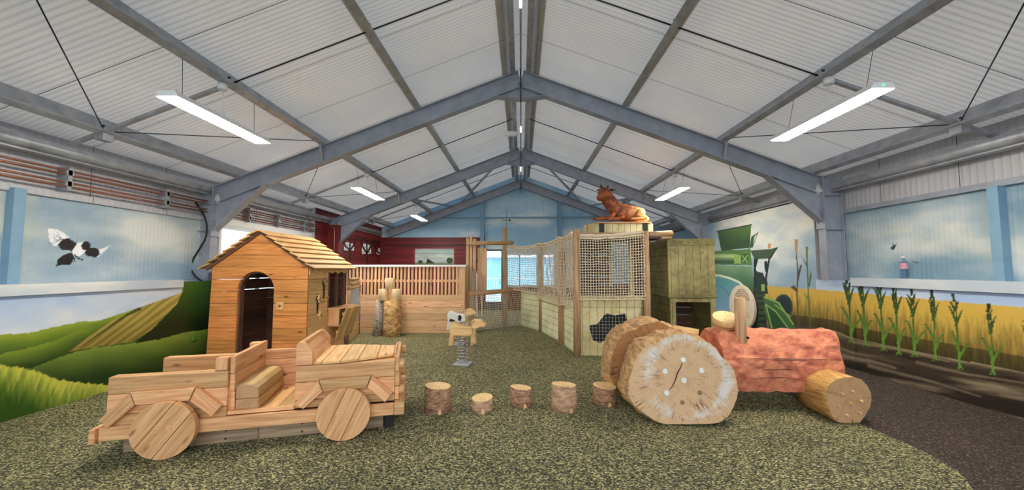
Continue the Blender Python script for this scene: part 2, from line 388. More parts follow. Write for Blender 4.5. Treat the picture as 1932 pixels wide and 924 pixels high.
# ------------------------------------------------------------------ painter for the murals
RN = np.random.RandomState(3)
def vnoise(x, y, seed=0):
    """smooth value noise, numpy"""
    xi = np.floor(x).astype(int); yi = np.floor(y).astype(int); fx = x-xi; fy = y-yi; fx = fx*fx*(3-2*fx); fy = fy*fy*(3-2*fy)
    def h(a, b): q = np.sin(a*127.1+b*311.7+seed*74.7)*43758.5453; return q-np.floor(q)
    return (h(xi, yi)*(1-fx)+h(xi+1, yi)*fx)*(1-fy)+(h(xi, yi+1)*(1-fx)+h(xi+1, yi+1)*fx)*fy
def fbm(x, y, seed=0, o=4):
    t = 0; a = .5; n_ = 0
    for i in range(o): t = t+a*vnoise(x*2**i, y*2**i, seed+i); n_ += a; a *= .5
    return t/n_
def pip(x, y, poly):
    inside = np.zeros(x.shape, bool); n = len(poly)
    for i in range(n):
        x1, y1 = poly[i]; x2, y2 = poly[(i+1) % n]
        if y1 == y2: continue
        c = ((y1 > y) != (y2 > y)) & (x < (x2-x1)*(y-y1)/(y2-y1)+x1); inside ^= c
    return inside
def stroke(x, y, pts, w0, w1=None):
    w1 = w0 if w1 is None else w1; hit = np.zeros(x.shape, bool); n = len(pts)-1
    for i in range(n):
        (ax, ay), (bx, by) = pts[i], pts[i+1]; dx, dy = bx-ax, by-ay; t = np.clip(((x-ax)*dx+(y-ay)*dy)/(dx*dx+dy*dy+1e-9), 0, 1)
        d = np.hypot(x-ax-t*dx, y-ay-t*dy); ww = w0+(w1-w0)*((i+t)/n); hit |= d < ww/2
    return hit
def lerp(a, b, t):
    t = np.clip(t, 0, 1)[..., None]; return np.array(a, float)*(1-t)+np.array(b, float)*t if not (isinstance(a, np.ndarray) or isinstance(b, np.ndarray)) else a*(1-t)+b*t
def put(col, mask, c, a=1.0):
    col[mask] = col[mask]*(1-a)+np.array(c, float)*a
def mural(name, P0, U, V, step, func, mat, label=None, thick=0, keep=None):
    """a painted flat panel: P0 corner, U and V edge vectors"""
    P0, U, V = [np.array(q, float) for q in (P0, U, V)]; nu = max(1, int(round(np.linalg.norm(U)/step))); nv = max(1, int(round(np.linalg.norm(V)/step)))
    a, b = np.meshgrid(np.linspace(0, 1, nu+1), np.linspace(0, 1, nv+1), indexing='ij'); P = P0+a[..., None]*U+b[..., None]*V
    X, Y = nproj(P); rgb = np.clip(func(X, Y, P), 0, 255)/255
    l = np.where(rgb <= .04045, rgb/12.92, ((rgb+.055)/1.055)**2.4)
    idx = np.arange((nu+1)*(nv+1)).reshape(nu+1, nv+1)
    q = np.stack([idx[:-1, :-1], idx[1:, :-1], idx[1:, 1:], idx[:-1, 1:]], -1)
    if keep is not None:
        Pc = (P[:-1, :-1]+P[1:, 1:])/2; q = q[keep(Pc)]
    q = q.reshape(-1, 4)
    me = bpy.data.meshes.new(name); me.from_pydata(P.reshape(-1, 3).tolist(), [], q.tolist())
    at = me.attributes.new('paint', 'FLOAT_COLOR', 'POINT'); at.data.foreach_set('color', np.concatenate([l.reshape(-1, 3), np.ones((l.shape[0]*l.shape[1], 1))], 1).ravel())
    me.materials.append(M[mat]); me.update(); o = bpy.data.objects.new(name, me); link(o)
    if thick:
        s = o.modifiers.new('solid', 'SOLIDIFY'); s.thickness = thick; s.offset = -1
    return o

# ------------------------------------------------------------------ floor, roof, walls
YB, YF = -2.0, 14.35            # rear opening and far gable
XL, XR = -5.10, 5.02            # low painted walls
CL, CR = -5.42, 5.24            # sheet cladding
ZR, SL = 4.86, .38              # rafter top line
def zr(x): return ZR-SL*abs(x)

curve = [(1.2, YB), (2.2, 1.4), (2.75, 2.2), (3.09, 2.78), (3.24, 3.0), (3.32, 3.3), (3.31, 3.7), (3.27, 4.2), (3.2, 4.75), (3.0, 5.4), (2.8, 6.4), (2.7, 8), (2.7, YF)]
def smooth(pts, n=6):
    out = []
    for i in range(len(pts)-1):
        p0 = pts[max(i-1, 0)]; p1 = pts[i]; p2 = pts[i+1]; p3 = pts[min(i+2, len(pts)-1)]
        for k in range(n):
            t = k/n; out.append(tuple(.5*(2*p1[j]+(p2[j]-p0[j])*t+(2*p0[j]-5*p1[j]+4*p2[j]-p3[j])*t*t+(-p0[j]+3*p1[j]-3*p2[j]+p3[j])*t**3) for j in range(len(p1))))
    out.append(pts[-1]); return out
cs = smooth(curve)
b = MB(); nn = len(cs)
for i in range(nn-1):
    (xa, ya), (xb, yb) = cs[i], cs[i+1]
    for mi, (p, q, r_, s_) in enumerate([((-5.5, ya), (xa, ya), (xb, yb), (-5.5, yb)), ((xa, ya), (5.4, ya), (5.4, yb), (xb, yb))]):
        vs = [(*p, 0), (*q, 0), (*r_, 0), (*s_, 0)]; b._add(vs, [(0, 1, 2, 3)], [[(v[0], v[1]) for v in vs]], mi)
fl = struct(b.build('floor', ['green_rubber', 'brown_rubber']), 'speckled green rubber floor with a curving dark brown area on the right')

b = MB()
for sx in (-1, 1):
    xe = -5.6 if sx < 0 else 5.45; top = .25
    pts = [(0, ZR+top), (xe, zr(xe)+top)]
    vs = [(0, YB, ZR+top), (xe, YB, zr(xe)+top), (xe, YF+.1, zr(xe)+top), (0, YF+.1, ZR+top)]
    if sx > 0: vs = vs[::-1]
    b._add(vs, [(0, 1, 2, 3)], [[(v[0], v[1]) for v in vs]])
struct(b.build('ceiling', 'roof'), 'pale ribbed liner sheets under the pitched roof')

# --- left painted low wall
def sky_rgb(X, Y, P, base=(176, 196, 222), cloud=(222, 226, 232), s=1.3, seed=1):
    n = fbm(P[..., 0]*s+P[..., 1]*s, P[..., 2]*s*2.2+3, seed, 5); return lerp(base, cloud, (n-.38)*3.2)
def ipl(x, pts):
    xs = [p[0] for p in pts]; ys = [p[1] for p in pts]; return np.interp(x, xs, ys)
def paint_left(X, Y, P):
    c = sky_rgb(X, Y, P, (166, 190, 224), (214, 220, 230), 1.1, 2)
    wob = 2.2*(fbm(X*.05, Y*.01, 4)-.5)
    sky = ipl(X, [(-400, 640), (0, 631), (55, 628), (105, 616), (150, 607), (191, 604), (214, 596), (268, 578), (309, 564), (343, 552), (346, 530), (420, 520)])
    g = Y > sky
    n = fbm(X*.03, Y*.08, 7)
    t = (Y-sky)/46
    hill = lerp((150, 166, 52), (52, 84, 22), t*1.1+n*.25-.1); put2 = lambda m_, col: c.__setitem__(m_, col[m_])
    put2(g, hill)
    # second ridge
    r2 = ipl(X, [(-400, 690), (0, 668), (60, 655), (110, 640), (150, 622), (200, 600)])
    t = (Y-r2)/40; h2 = lerp((138, 158, 46), (34, 58, 16), t+n*.3-.05); put2((Y > r2) & (X < 215), h2)
    # golden ploughed field
    fld = [(343, 552), (335, 572), (312, 596), (286, 622), (250, 645), (180, 654), (128, 664), (165, 636), (212, 604), (262, 583), (300, 567)]
    m_ = pip(X, Y, fld); u = (X*.60+Y*.80); v = (X*.80-Y*.60)
    fu = .5+.5*np.sin(u*.55+2*fbm(v*.02, u*.1, 5)); sh = fbm(X*.02, Y*.02, 12)
    gold = lerp((206, 184, 98), (124, 108, 44), fu*.55+(Y-570)/160+sh*.2); put2(m_, gold)
    put(c, stroke(X, Y, [(150, 656), (190, 628), (236, 596), (264, 582)], 1, 6), (50, 58, 20), .8)
    # dark hill right
    dk = [(343, 552), (335, 572), (312, 596), (286, 622), (262, 640), (250, 652), (440, 652), (440, 500), (346, 500), (346, 552)]
    m_ = pip(X, Y, dk) & g; put2(m_, lerp((64, 104, 34), (18, 38, 10), (Y-545)/80+n*.3))
    # middle hill
    r3 = ipl(X, [(-400, 720), (60, 694), (110, 674), (145, 663), (180, 655), (240, 649), (300, 640), (345, 628), (400, 619)])
    t = (Y-r3)/62; put2((Y > r3), lerp((134, 152, 58), (28, 52, 14), t*1.05+n*.2-.05+np.clip((150-X)/150, 0, 1)*.6))
    # front grass
    tuft = 5*np.abs(np.sin(X*.21+3*fbm(X*.05, X*0, 3)))*fbm(X*.2, X*0, 8)
    r4 = ipl(X, [(-400, 668), (0, 690), (40, 695), (75, 703), (105, 717), (140, 722), (200, 727), (330, 742)])-tuft
    st = fbm((X*1.0+Y*.45)*.22, (Y-X*.3)*.02, 9, 4)*1.6-.3; t = (Y-r4)/75
    put2(Y > r4, lerp((196, 196, 78), (44, 78, 14), t*1.05+(st-.5)*.45*np.clip(1.2-t, 0, 1)+(fbm(X*.2, Y*.03, 5)-.5)*.5))
    return c
wl = mural('wall_left', (XL, YB, 0), (0, 5.66-YB, 0), (0, 0, 1.24), .012, paint_left, 'mural')
struct(wl, 'low wall on the left painted with rolling green hills and sky')
pr = mural('wall_left_pier', (XL, 5.66, 0), (0, .78, 0), (0, 0, 1.315), .012, paint_left, 'mural')
struct(pr, 'dark green painted boxing under the left steel column'); 
b = MB(); b.box(XL-.32, XL-.004, 5.66, 6.44, 0, 1.31); b.box(XL-.32, XL-.004, YB, 5.66, 0, 1.235); struct(b.build('trim_6', 'steelblue'))
def paint_trim(X, Y, P): return sky_rgb(X, Y, P, (188, 198, 210), (232, 230, 224), 1.6, 5)
def ledge(nm, x_in, x_out, y0, y1, z0, z1, lab):
    o = mural(nm, (x_in, y0, z0), (0, y1-y0, 0), (0, 0, z1-z0), .03, paint_trim, 'mural'); struct(o, lab)
    o2 = mural(nm+'0', (x_in, y0, z1), (0, y1-y0, 0), (x_out-x_in, 0, 0), .05, paint_trim, 'mural'); struct(o2); o2.parent = o
    b = MB(); b.box(min(x_in, x_out)+.002*(x_out < x_in)+(.0 if x_out < x_in else .003), max(x_in, x_out)-(.003 if x_out < x_in else 0), y0, y1, z0, z1-.003); q = b.build('ledge_core', 'steelblue'); q.parent = o
ledge('trim_1', XL+.035, CL, YB, 5.64, 1.235, 1.345, 'pale painted ledge along the left wall')
# cladding left
def paint_clad_l(X, Y, P):
    c = sky_rgb(X, Y, P, (142, 166, 184), (214, 218, 214), .9, 11)
    n = fbm(P[..., 1]*.8, P[..., 2]*1.4, 21, 4); c = lerp(c, np.ones(c.shape)*np.array((232, 226, 200.)), (n-.56)*4)
    q = lambda pts: [(p[0]/2.2, 380+p[1]/2.2) for p in pts]
    put(c, pip(X, Y, q([(198, 112), (232, 112), (268, 132), (288, 152), (262, 160), (242, 182), (222, 184), (206, 166)])), (236, 238, 240))
    for k in range(7): put(c, stroke(X, Y, q([(258, 158), (196+5*k, 186-13*k)]), 1.1, .6), (120, 132, 142), .8)
    put(c, pip(X, Y, q([(238, 180), (262, 155), (285, 152), (325, 178), (305, 206), (258, 200)])), (22, 24, 30))
    for k in range(7): put(c, stroke(X, Y, q([(398, 208), (458-8*k, 184+8*k)]), 4.4, 1.4), (240, 242, 244) if k % 2 else (214, 220, 224))
    put(c, pip(X, Y, q([(348, 205), (372, 190), (410, 196), (414, 218), (395, 232), (358, 224)])), (22, 24, 30))
    put(c, pip(X, Y, q([(300, 205), (322, 172), (345, 168), (356, 205), (330, 228), (304, 222)])), (238, 238, 240))
    put(c, np.hypot(X-357/2.2, Y-(380+184/2.2)) < 8.6, (18, 20, 24)); put(c, stroke(X, Y, q([(370, 186), (378, 182)]), 3, 1), (18, 20, 24))
    put(c, pip(X, Y, q([(232, 270), (240, 240), (262, 222), (300, 210), (306, 238), (292, 264), (262, 262)])), (20, 22, 26))
    put(c, stroke(X, Y, q([(310, 222), (326, 236), (344, 243)]), 3), (30, 26, 24)); put(c, stroke(X, Y, q([(306, 228), (308, 248)]), 2.6), (30, 26, 24))
    return c
o = mural('wall_left_cladding', (CL, YB, 1.34), (0, 6.3-YB, 0), (0, 0, 1.03), .011, paint_clad_l, 'mural_rib', thick=0); struct(o, 'ribbed left cladding painted as cloudy sky with a flying magpie')
b = MB(); b.box(CL-.06, CL-.01, YB, 6.5, 0, 3.2); struct(b.build('wall_left_backing', 'clad'))
b = MB(); b.box(CL-.02, CL+.035, YB, 6.3, 2.33, 2.40); struct(b.build('trim_4', 'clad'))

# --- left wall past the first column: window band, then barn red
b = MB()
b.box(CL-.06, CL, 6.5, 9.66, 0, .85); b.box(CL-.06, CL, 6.5, 9.66, 2.42, 3.2); b.box(CL-.06, CL, 6.3, 6.66, .85, 2.42); b.box(CL-.06, CL, 9.62, YF, 0, 3.2); b.box(CL, CL+.115, 9.64, 9.66, 0, 3.1)
struct(b.build('wall_left_middle', 'clad'))
b = MB(); b.box(XL-.3, XL-.02, 6.44, 9.66, 0, .84); struct(b.build('wall_left_low', 'steelblue'))
def window(nm, x, y0, y1, z0, z1, bars, lab, axis='Y', t=.06):
    """window in a wall facing X (axis Y) or facing Y (axis X): frame and pane children"""
    o = thing(nm, lab, 'window', ((x, (y0+y1)/2, z0) if axis == 'Y' else ((y0+y1)/2, x, z0))); del o['category']; o['kind'] = 'structure'
    cx, cy, cz = o.location
    f = MB(); g = MB(); hw = (y1-y0)/2; h = z1-z0
    def bb(mb, a, b_, c, d, th):
        if axis == 'Y': mb.box(-th, th, a, b_, c, d)
        else: mb.box(a, b_, -th, th, c, d)
    bb(f, -hw, -hw+t, 0, h, .04); bb(f, hw-t, hw, 0, h, .04); bb(f, -hw+t, hw-t, 0, t, .04); bb(f, -hw+t, hw-t, h-t, h, .04)
    f.build('window_frame', 'upvc', o, bevel=.004)
    if bars:
        k = MB()
        for q in bars: bb(k, q-(y0+y1)/2-t*.35, q-(y0+y1)/2+t*.35, t, h-t, .03)
        build_each(k, 'window_bar', 'greybar', o)
    bb(g, -hw+t, hw-t, t, h-t, .004); g.build('pane', 'glass', o)
    return o
window('window_1', CL, 6.66, 9.62, .85, 2.30, [7.75, 8.7], 'bright window on the left wall behind the playhouse roof')
b = MB(); b.box(CL-.01, CL+.05, 6.62, 9.68, 2.30, 2.43); struct(b.build('trim_5', 'white'), 'white header strip above the left window')

def paint_barn(X, Y, P):
    n = fbm(P[..., 1]*.7+P[..., 0]*.7, P[..., 2]*14, 31, 4); c = lerp((150, 44, 40), (78, 20, 24), n*1.3-.1)
    q = lambda pts: [(640+p[0]/3.85, 400+p[1]/3.85) for p in pts]
    dk = (44, 16, 18)
    # painted braced posts and lit openings on the side wall
    for (x0, x1, x2, yt, yb) in ((35, 72, 108, 205, 280), (165, 195, 232, 215, 305), (272, 302, 328, 250, 310)):
        put(c, pip(X, Y, q([(x0, yb), (x0, yt+28), ((x0+x1)/2, yt+12), (x2, yt+26), (x2, yb)])), (214, 226, 232))
        put(c, stroke(X, Y, q([(x1+6, yt-10), (x1+6, 380)]), 2.6), dk)
        put(c, stroke(X, Y, q([(x0-12, yt-6), (x0+8, yt+40), (x1+6, yb-4)]), 3.4), dk); put(c, stroke(X, Y, q([(x2+14, yt-6), (x2-6, yt+40), (x1+6, yb-4)]), 3.4), dk)
        put(c, stroke(X, Y, q([(x0-6, yb+2), (x2+6, yb+2)]), 2), dk)
    put(c, stroke(X, Y, q([(0, 190), (330, 222)]), 2.6), dk)
    return c
o = mural('wall_left_barn', (CL+.12, 9.66, 0), (0, YF-9.66, 0), (0, 0, 3.1), .02, paint_barn, 'mural_board'); struct(o, 'dark red barn boards painted on the far left wall')
def paint_barn_back(X, Y, P):
    n = fbm(P[..., 0]*.7, P[..., 2]*14, 33, 4); c = lerp((148, 40, 40), (84, 20, 26), n*1.3-.1)
    q = lambda pts: [(640+p[0]/3.85, 400+p[1]/3.85) for p in pts]
    put(c, stroke(X, Y, q([(330, 240), (945, 242)]), 2.5), (60, 14, 20)); put(c, Y < 400+205/3.85, (96, 30, 34))
    put(c, pip(X, Y, q([(538, 262), (845, 260), (845, 385), (538, 385)])), (138, 46, 48))
    win = pip(X, Y, q([(552, 268), (832, 266), (832, 400), (552, 400)])); s_ = sky_rgb(X, Y, P, (168, 188, 190), (218, 224, 218), 1.5, 3); c[win] = s_[win]
    for cx, cy, r_ in ((590, 364, 17), (803, 352, 24)):
        put(c, win & (np.hypot(X-(640+cx/3.85), (Y-(400+cy/3.85))*1.1) < r_/3.85), (48, 78, 42))
    put(c, win & pip(X, Y, q([(630, 380), (640, 335), (705, 378)])), (44, 34, 26)); put(c, win & (Y > 400+372/3.85), (90, 110, 60))
    return c
o = mural('wall_back_barn', (CL+.12, YF-.12, 0), (3.95, 0, 0), (0, 0, 2.66), .02, paint_barn_back, 'mural_board'); struct(o, 'dark red barn boards on the far wall with a painted window view')
b = MB(); b.box(CL+.12, CL+4.07, YF-.13, YF-.02, 2.66, 2.70); struct(b.build('trim_7', 'redpaint'))

# --- far gable with door and windows
DX0, DX1 = -1.37, -.69; W0, W1 = -.60, .64; W2, W3 = .78, 1.28; W4, W5 = 2.3, 3.3
def gable_low(c, P):
    m_ = (P[..., 2] < .84) & (P[..., 0] > -1.8) & (P[..., 0] < 2.0); c[m_] = (104, 58, 42); return c
def paint_gable(X, Y, P):
    c = sky_rgb(X, Y, P, (158, 204, 234), (240, 248, 250), .8, 41)
    n = fbm(P[..., 0]*.5, P[..., 2]*2, 44, 3); return gable_low(lerp(c, np.ones(c.shape)*np.array((150, 198, 232.)), (P[..., 2]-3.2)*.35+(n-.5)*.5), P)
def keepg(Pc):
    x, z = Pc[..., 0], Pc[..., 2]; k = z < ZR+.30-SL*np.abs(x)
    for a, b_, z0, z1 in ((DX0, DX1, 0, 2.25), (W0, W1, .86, 2.1), (W2, W3, .86, 2.1), (W4, W5, .86, 2.1)): k &= ~((x > a) & (x < b_) & (z > z0) & (z < z1))
    return k
o = mural('wall_back', (-5.5, YF, 0), (10.95, 0, 0), (0, 0, 5.2), .02, paint_gable, 'mural_ribx', keep=keepg); struct(o, 'far gable wall of blue ribbed sheets painted as cloudy sky')
dr = thing('door_1', 'glazed far door leading outside', 'door', ((DX0+DX1)/2, YF, 0)); del dr['category']; dr['kind'] = 'structure'
f = MB(); hw = (DX1-DX0)/2
f.box(-hw, -hw+.05, -.05, .05, 0, 2.25); f.box(hw-.05, hw, -.05, .05, 0, 2.25); f.box(-hw+.05, hw-.05, -.05, .05, 2.19, 2.25); f.box(-hw+.05, hw-.05, -.05, .05, 0, .3)
f.build('door_frame', 'greybar', dr); g = MB(); g.box(-hw+.05, hw-.05, -.005, .005, .3, 2.19); g.build('pane', 'glass', dr)
h_ = MB(); h_.tube([(hw-.09, -.09, .95), (hw-.09, -.09, 1.2)], .012); h_.build('door_handle', 'chrome', dr)
window('window_2', YF, W0, W1, .86, 2.1, [-.06], 'far window behind the rope net, left of the next', 'X')
window('window_3', YF, W2, W3, .86, 2.1, [], 'narrow far window behind the rope net', 'X')
window('window_4', YF, W4, W5, .86, 2.1, [], 'far window behind the net house', 'X')

# --- right walls
Rw = lambda pts: [(1560+p[0]/2.148, 330+p[1]/2.148) for p in pts]
corn = [((100, 665), (80, 408)), ((158, 680), (135, 410)), ((230, 700), (207, 410)), ((292, 715), (270, 435)), ((355, 722), (342, 455)), ((440, 740), (425, 465)), ((540, 775), (512, 480)), ((672, 795), (656, 520)), ((830, 840), (812, 560))]
def paint_wheat(X, Y, P, c):
    top = ipl(X, [(1400, 536), (1560, 547), (1700, 560), (1932, 580), (2400, 620)])+3*(fbm(X*.5, X*0, 3)-.5)
    bot = ipl(X, [(1400, 596), (1574, 622), (1607, 637), (1746, 666), (1932, 702), (2400, 800)])
    t = (Y-top)/(bot-top); st = fbm(X*.35, Y*.03, 51, 4)
    wht = lerp((214, 176, 78), (74, 62, 28), (t-.25)*1.15+(st-.5)*.8); m_ = (Y > top); c[m_] = wht[m_]
    put(c, m_ & (t > .75), (38, 36, 18), .45)
    # earth with pale ridges
    e = Y > bot; te = (Y-bot)/70; vv = (Y-bot*.72-X*.045); nn_ = fbm(X*.008, vv*.075, 55, 4); er = lerp((88, 72, 54), (44, 35, 28), te*1.1); er = lerp(er, np.ones(er.shape)*np.array((170, 152, 122.)), (nn_-.5)*3.2); er = lerp(er, np.ones(er.shape)*np.array((40, 32, 26.)), (.42-nn_)*4); c[e] = er[e]
    for pts, wd in (([(1590, 672), (1640, 680), (1690, 694)], 7), ([(1610, 645), (1700, 660), (1790, 682)], 4), ([(1640, 690), (1760, 720), (1850, 748)], 6), ([(1730, 683), (1820, 705), (1932, 722)], 5)):
        for kk in (1.6, 1.0, .5): put(c, e & stroke(X, Y, pts, wd*kk, wd*.5*kk), (178, 160, 130), .22)
    for i, (bs, tp) in enumerate(corn):
        k = np.clip((Y-Rw([tp])[0][1])/(Rw([bs])[0][1]-Rw([tp])[0][1]), 0, 1)
        g = lerp((30, 44, 26), (104, 150, 50), k*1.1); bx, by = bs; tx, ty = tp; hh = by-ty
        mk = stroke(X, Y, Rw([bs, ((bx+tx)/2+2, (by+ty)/2), (tx+10, ty+30)]), 4.5, 2.5)
        mk |= pip(X, Y, Rw([(tx-7, ty), (tx+7, ty), (tx+6, ty+36), (tx-4, ty+34)]))
        for sgn, f0, rise, ln in ((-1, .34, 60, 20), (1, .40, 66, 22), (-1, .72, 78, 34), (1, .84, 66, 38), (1, .22, 46, 10), (-1, .18, 30, 14)):
            y0 = ty+hh*f0+10; x0 = bx+(tx-bx)*(by-y0)/hh; k_ = 1+.35*math.sin(i*3+f0*9); ln *= k_
            lp = [(x0, y0), (x0+sgn*ln*.42, y0-rise*.45), (x0+sgn*ln*.85, y0-rise*.85), (x0+sgn*ln*1.15, y0-rise*(1.0 if f0 < .6 else .86))]
            mk |= stroke(X, Y, Rw(lp), 6.5, 1.0) & ~stroke(X, Y, Rw(lp[:1]+[(x0+sgn*2, y0+8)]), 1, 1)
        for dx in (-14, -5, 6, 15): mk |= stroke(X, Y, Rw([(bx, by-4), (bx+dx, by+14)]), 2, 1)
        c[mk] = g[mk]
    return c
def paint_right(X, Y, P):
    c = sky_rgb(X, Y, P, (170, 192, 226), (206, 218, 236), 1, 61); return paint_wheat(X, Y, P, c)
o = mural('wall_right', (XR, 5.93, 0), (0, YB-5.93, 0), (0, 0, 1.25), .012, paint_right, 'mural'); struct(o, 'low right wall painted with golden wheat and young maize plants')
PXR = 5.0
o = mural('wall_right_pier', (PXR, 6.62, 0), (0, -.69, 0), (0, 0, 1.33), .012, paint_right, 'mural'); struct(o, 'boxing under the right steel column painted with wheat and soil')
o = mural('wall_right_pier_end', (XR+.03, 5.93, 0), (PXR-XR-.03, 0, 0), (0, 0, 1.33), .012, paint_right, 'mural'); struct(o)
b = MB(); b.box(PXR+.004, XR+.3, 5.935, 6.62, 0, 1.325); b.box(XR+.004, XR+.22, YB, 5.93, 0, 1.245); struct(b.build('trim_8', 'steelblue'))
ledge('trim_2', XR-.035, CR, YB, 5.92, 1.255, 1.375, 'pale painted ledge along the right wall')
def paint_clad_r(X, Y, P):
    c = sky_rgb(X, Y, P, (118, 148, 166), (198, 206, 208), .9, 71); n = fbm(P[..., 1]*.9, P[..., 2]*1.6, 75, 4); c = lerp(c, np.ones(c.shape)*np.array((222, 218, 200.)), (n-.55)*3)
    put(c, pip(X, Y, Rw([(258, 292), (268, 288), (266, 276), (274, 284), (283, 279), (278, 292), (270, 304), (260, 302)])), (36, 36, 40)); put(c, stroke(X, Y, Rw([(348, 352), (372, 354)]), 2, 1), (70, 66, 60)); return c
o = mural('wall_right_cladding', (CR, 6.3, 1.37), (0, YB-6.3, 0), (0, 0, 1.03), .013, paint_clad_r, 'mural_rib'); struct(o, 'ribbed right cladding painted as cloudy sky')
b = MB(); b.box(CR+.01, CR+.06, YB, YF, 0, 3.25); struct(b.build('wall_right_backing', 'clad'))
b = MB(); b.box(CR-.05, CR+.01, YB, 6.2, 2.40, 2.47); struct(b.build('trim_9', 'frame'))

# full height painted boards between right columns
Rm = lambda pts: [(1300+p[0]/3.08, 380+p[1]/3.08) for p in pts]
def paint_combine(X, Y, P):
    c = sky_rgb(X, Y, P, (150, 176, 196), (226, 226, 220), .7, 81); c = paint_wheat(X, Y, P, c)
    G1, G2, G3 = (92, 128, 62), (52, 84, 46), (150, 182, 96); DK = (26, 32, 26)
    def pg(pts, col, a=1.0): put(c, pip(X, Y, Rm(pts)), col, a)
    def sk(pts, w_, col): put(c, stroke(X, Y, Rm(pts), w_), col)
    # grain tank
    mk = pip(X, Y, Rm([(165, 175), (362, 135), (352, 268), (188, 288)])); gt = lerp((104, 136, 78), (54, 82, 44), (Y-424)/45+fbm(X*.05, Y*.05, 5)*.5); c[mk] = gt[mk]
    sk([(165, 175), (362, 135)], 3, (64, 78, 54)); pg([(362, 205), (404, 176), (370, 268), (352, 268)], G2); pg([(378, 205), (398, 186), (372, 250)], (190, 200, 204))
    # engine deck, hood
    pg([(120, 290), (335, 278), (356, 270), (366, 370), (120, 366)], G1); mk = pip(X, Y, Rm([(120, 304), (270, 304), (296, 330), (292, 362), (120, 358)])); ht = lerp((190, 212, 146), (58, 92, 56), np.abs(Y-483)/10); c[mk] = ht[mk]
    pg([(262, 304), (300, 312), (300, 362), (262, 360)], G3); pg([(303, 306), (342, 303), (346, 358), (305, 358)], (66, 96, 50))
    sk([(310, 314), (338, 352)], 2, G3); sk([(338, 314), (310, 352)], 2, G3)
    mk = pip(X, Y, Rm([(120, 368), (365, 378), (372, 420), (384, 500), (384, 720), (120, 720)])); bd = lerp((150, 186, 140), (52, 92, 58), (Y-500)/60+fbm(X*.03, Y*.03, 6)*.4); c[mk] = bd[mk]
    # pale blue-green side panel with cream sweep
    mk = pip(X, Y, Rm([(120, 424), (200, 436), (270, 460), (330, 500), (330, 720), (120, 720)])); pb = lerp((96, 160, 166), (150, 190, 226), (Y-530)/60); c[mk] = pb[mk]
    for a_, b_ in zip([(120, 428), (180, 430), (240, 446), (290, 468)], [(180, 430), (240, 446), (290, 468), (330, 505)]): sk([a_, b_], 4, (236, 238, 206))
    sk([(120, 470), (200, 500), (250, 560)], 1.5, (70, 130, 150)); pg([(120, 640), (170, 640), (150, 720), (120, 720)], (40, 60, 60))
    # chassis and dark wheel housings
    pg([(376, 330), (398, 330), (440, 560), (452, 600), (448, 735), (376, 735)], DK)
    for k in range(7): pg([(388, 500+k*34), (440, 500+k*34), (444, 520+k*34), (388, 520+k*34)], (54, 78, 50))
    pg([(236, 560), (270, 500), (330, 488), (384, 540), (404, 610), (404, 735), (236, 735)], (20, 28, 26))
    # cab
    pg([(356, 285), (470, 276), (512, 268), (478, 330), (380, 334)], (66, 84, 56)); pg([(388, 334), (462, 332), (440, 440), (390, 400)], (214, 222, 226)); pg([(378, 330), (402, 335), (386, 400), (396, 420), (376, 430)], DK)
    sk([(466, 330), (446, 452), (452, 480)], 3.5, DK); sk([(512, 268), (470, 330)], 2.5, DK); pg([(384, 405), (430, 415), (450, 470), (460, 535), (400, 545)], (38, 52, 36)); pg([(420, 480), (440, 480), (440, 520), (420, 520)], G3)
    pg([(458, 245), (476, 245), (476, 272), (458, 272)], (214, 150, 110))
    sk([(446, 355), (450, 400)], 6, DK)
    # header reel
    mk = np.hypot((X-(1300+548/3.08))/17.5, (Y-(380+612/3.08))/24.0) < 1; put(c, mk, (50, 70, 66)); mk = np.hypot((X-(1300+548/3.08))/14.0, (Y-(380+612/3.08))/20.5) < 1; put(c, mk, (34, 48, 52))
    pg([(436, 555), (520, 585), (600, 700), (622, 735), (470, 735), (436, 640)], (70, 112, 58)); pg([(446, 600), (500, 640), (560, 720), (575, 735), (480, 735)], (48, 86, 46))
    sk([(436, 555), (520, 588), (605, 712)], 3, G3); sk([(446, 598), (505, 640), (575, 735)], 2.5, G3); sk([(446, 598), (482, 735)], 2.5, G3); sk([(500, 600), (590, 668)], 2, G3)
    # tall stems
    for pts, col in (([(622, 225), (626, 330), (632, 420), (626, 560), (638, 735)], (98, 78, 56)), ([(684, 265), (688, 400), (694, 560), (706, 735)], (92, 110, 58))): sk(pts, 2.6, col)
    for pts, col in (([(612, 220), (636, 218), (628, 300), (618, 296)], (182, 146, 100)), ([(628, 430), (648, 366), (656, 372), (634, 470)], (90, 66, 50)), ([(588, 496), (612, 486), (634, 520), (628, 530)], (92, 72, 52)),
                     ([(676, 262), (692, 262), (690, 350), (680, 346)], (110, 116, 70)), ([(648, 305), (662, 330), (688, 372), (684, 384)], (84, 92, 58)), ([(708, 385), (712, 440), (698, 505), (694, 480)], (88, 96, 56)), ([(664, 520), (696, 570), (698, 585), (672, 545)], (96, 134, 56)), ([(734, 620), (722, 650), (704, 680), (706, 664)], (96, 134, 56))): pg(pts, col)
    return c
o = mural('wall_right_panel', (XR, 10.9, 0), (0, -4.28, 0), (0, 0, 2.72), .012, paint_combine, 'mural'); struct(o, 'tall right wall boards painted with a green combine harvester in wheat')
b = MB(); b.box(XR+.004, CR, 6.62, 10.9, 0, 2.715); struct(b.build('wall_right_core', 'clad'))
b = MB(); b.box(XR-.0, CR, 10.9, YF, 0, 2.7); struct(b.build('wall_right_end', 'steelblue'))

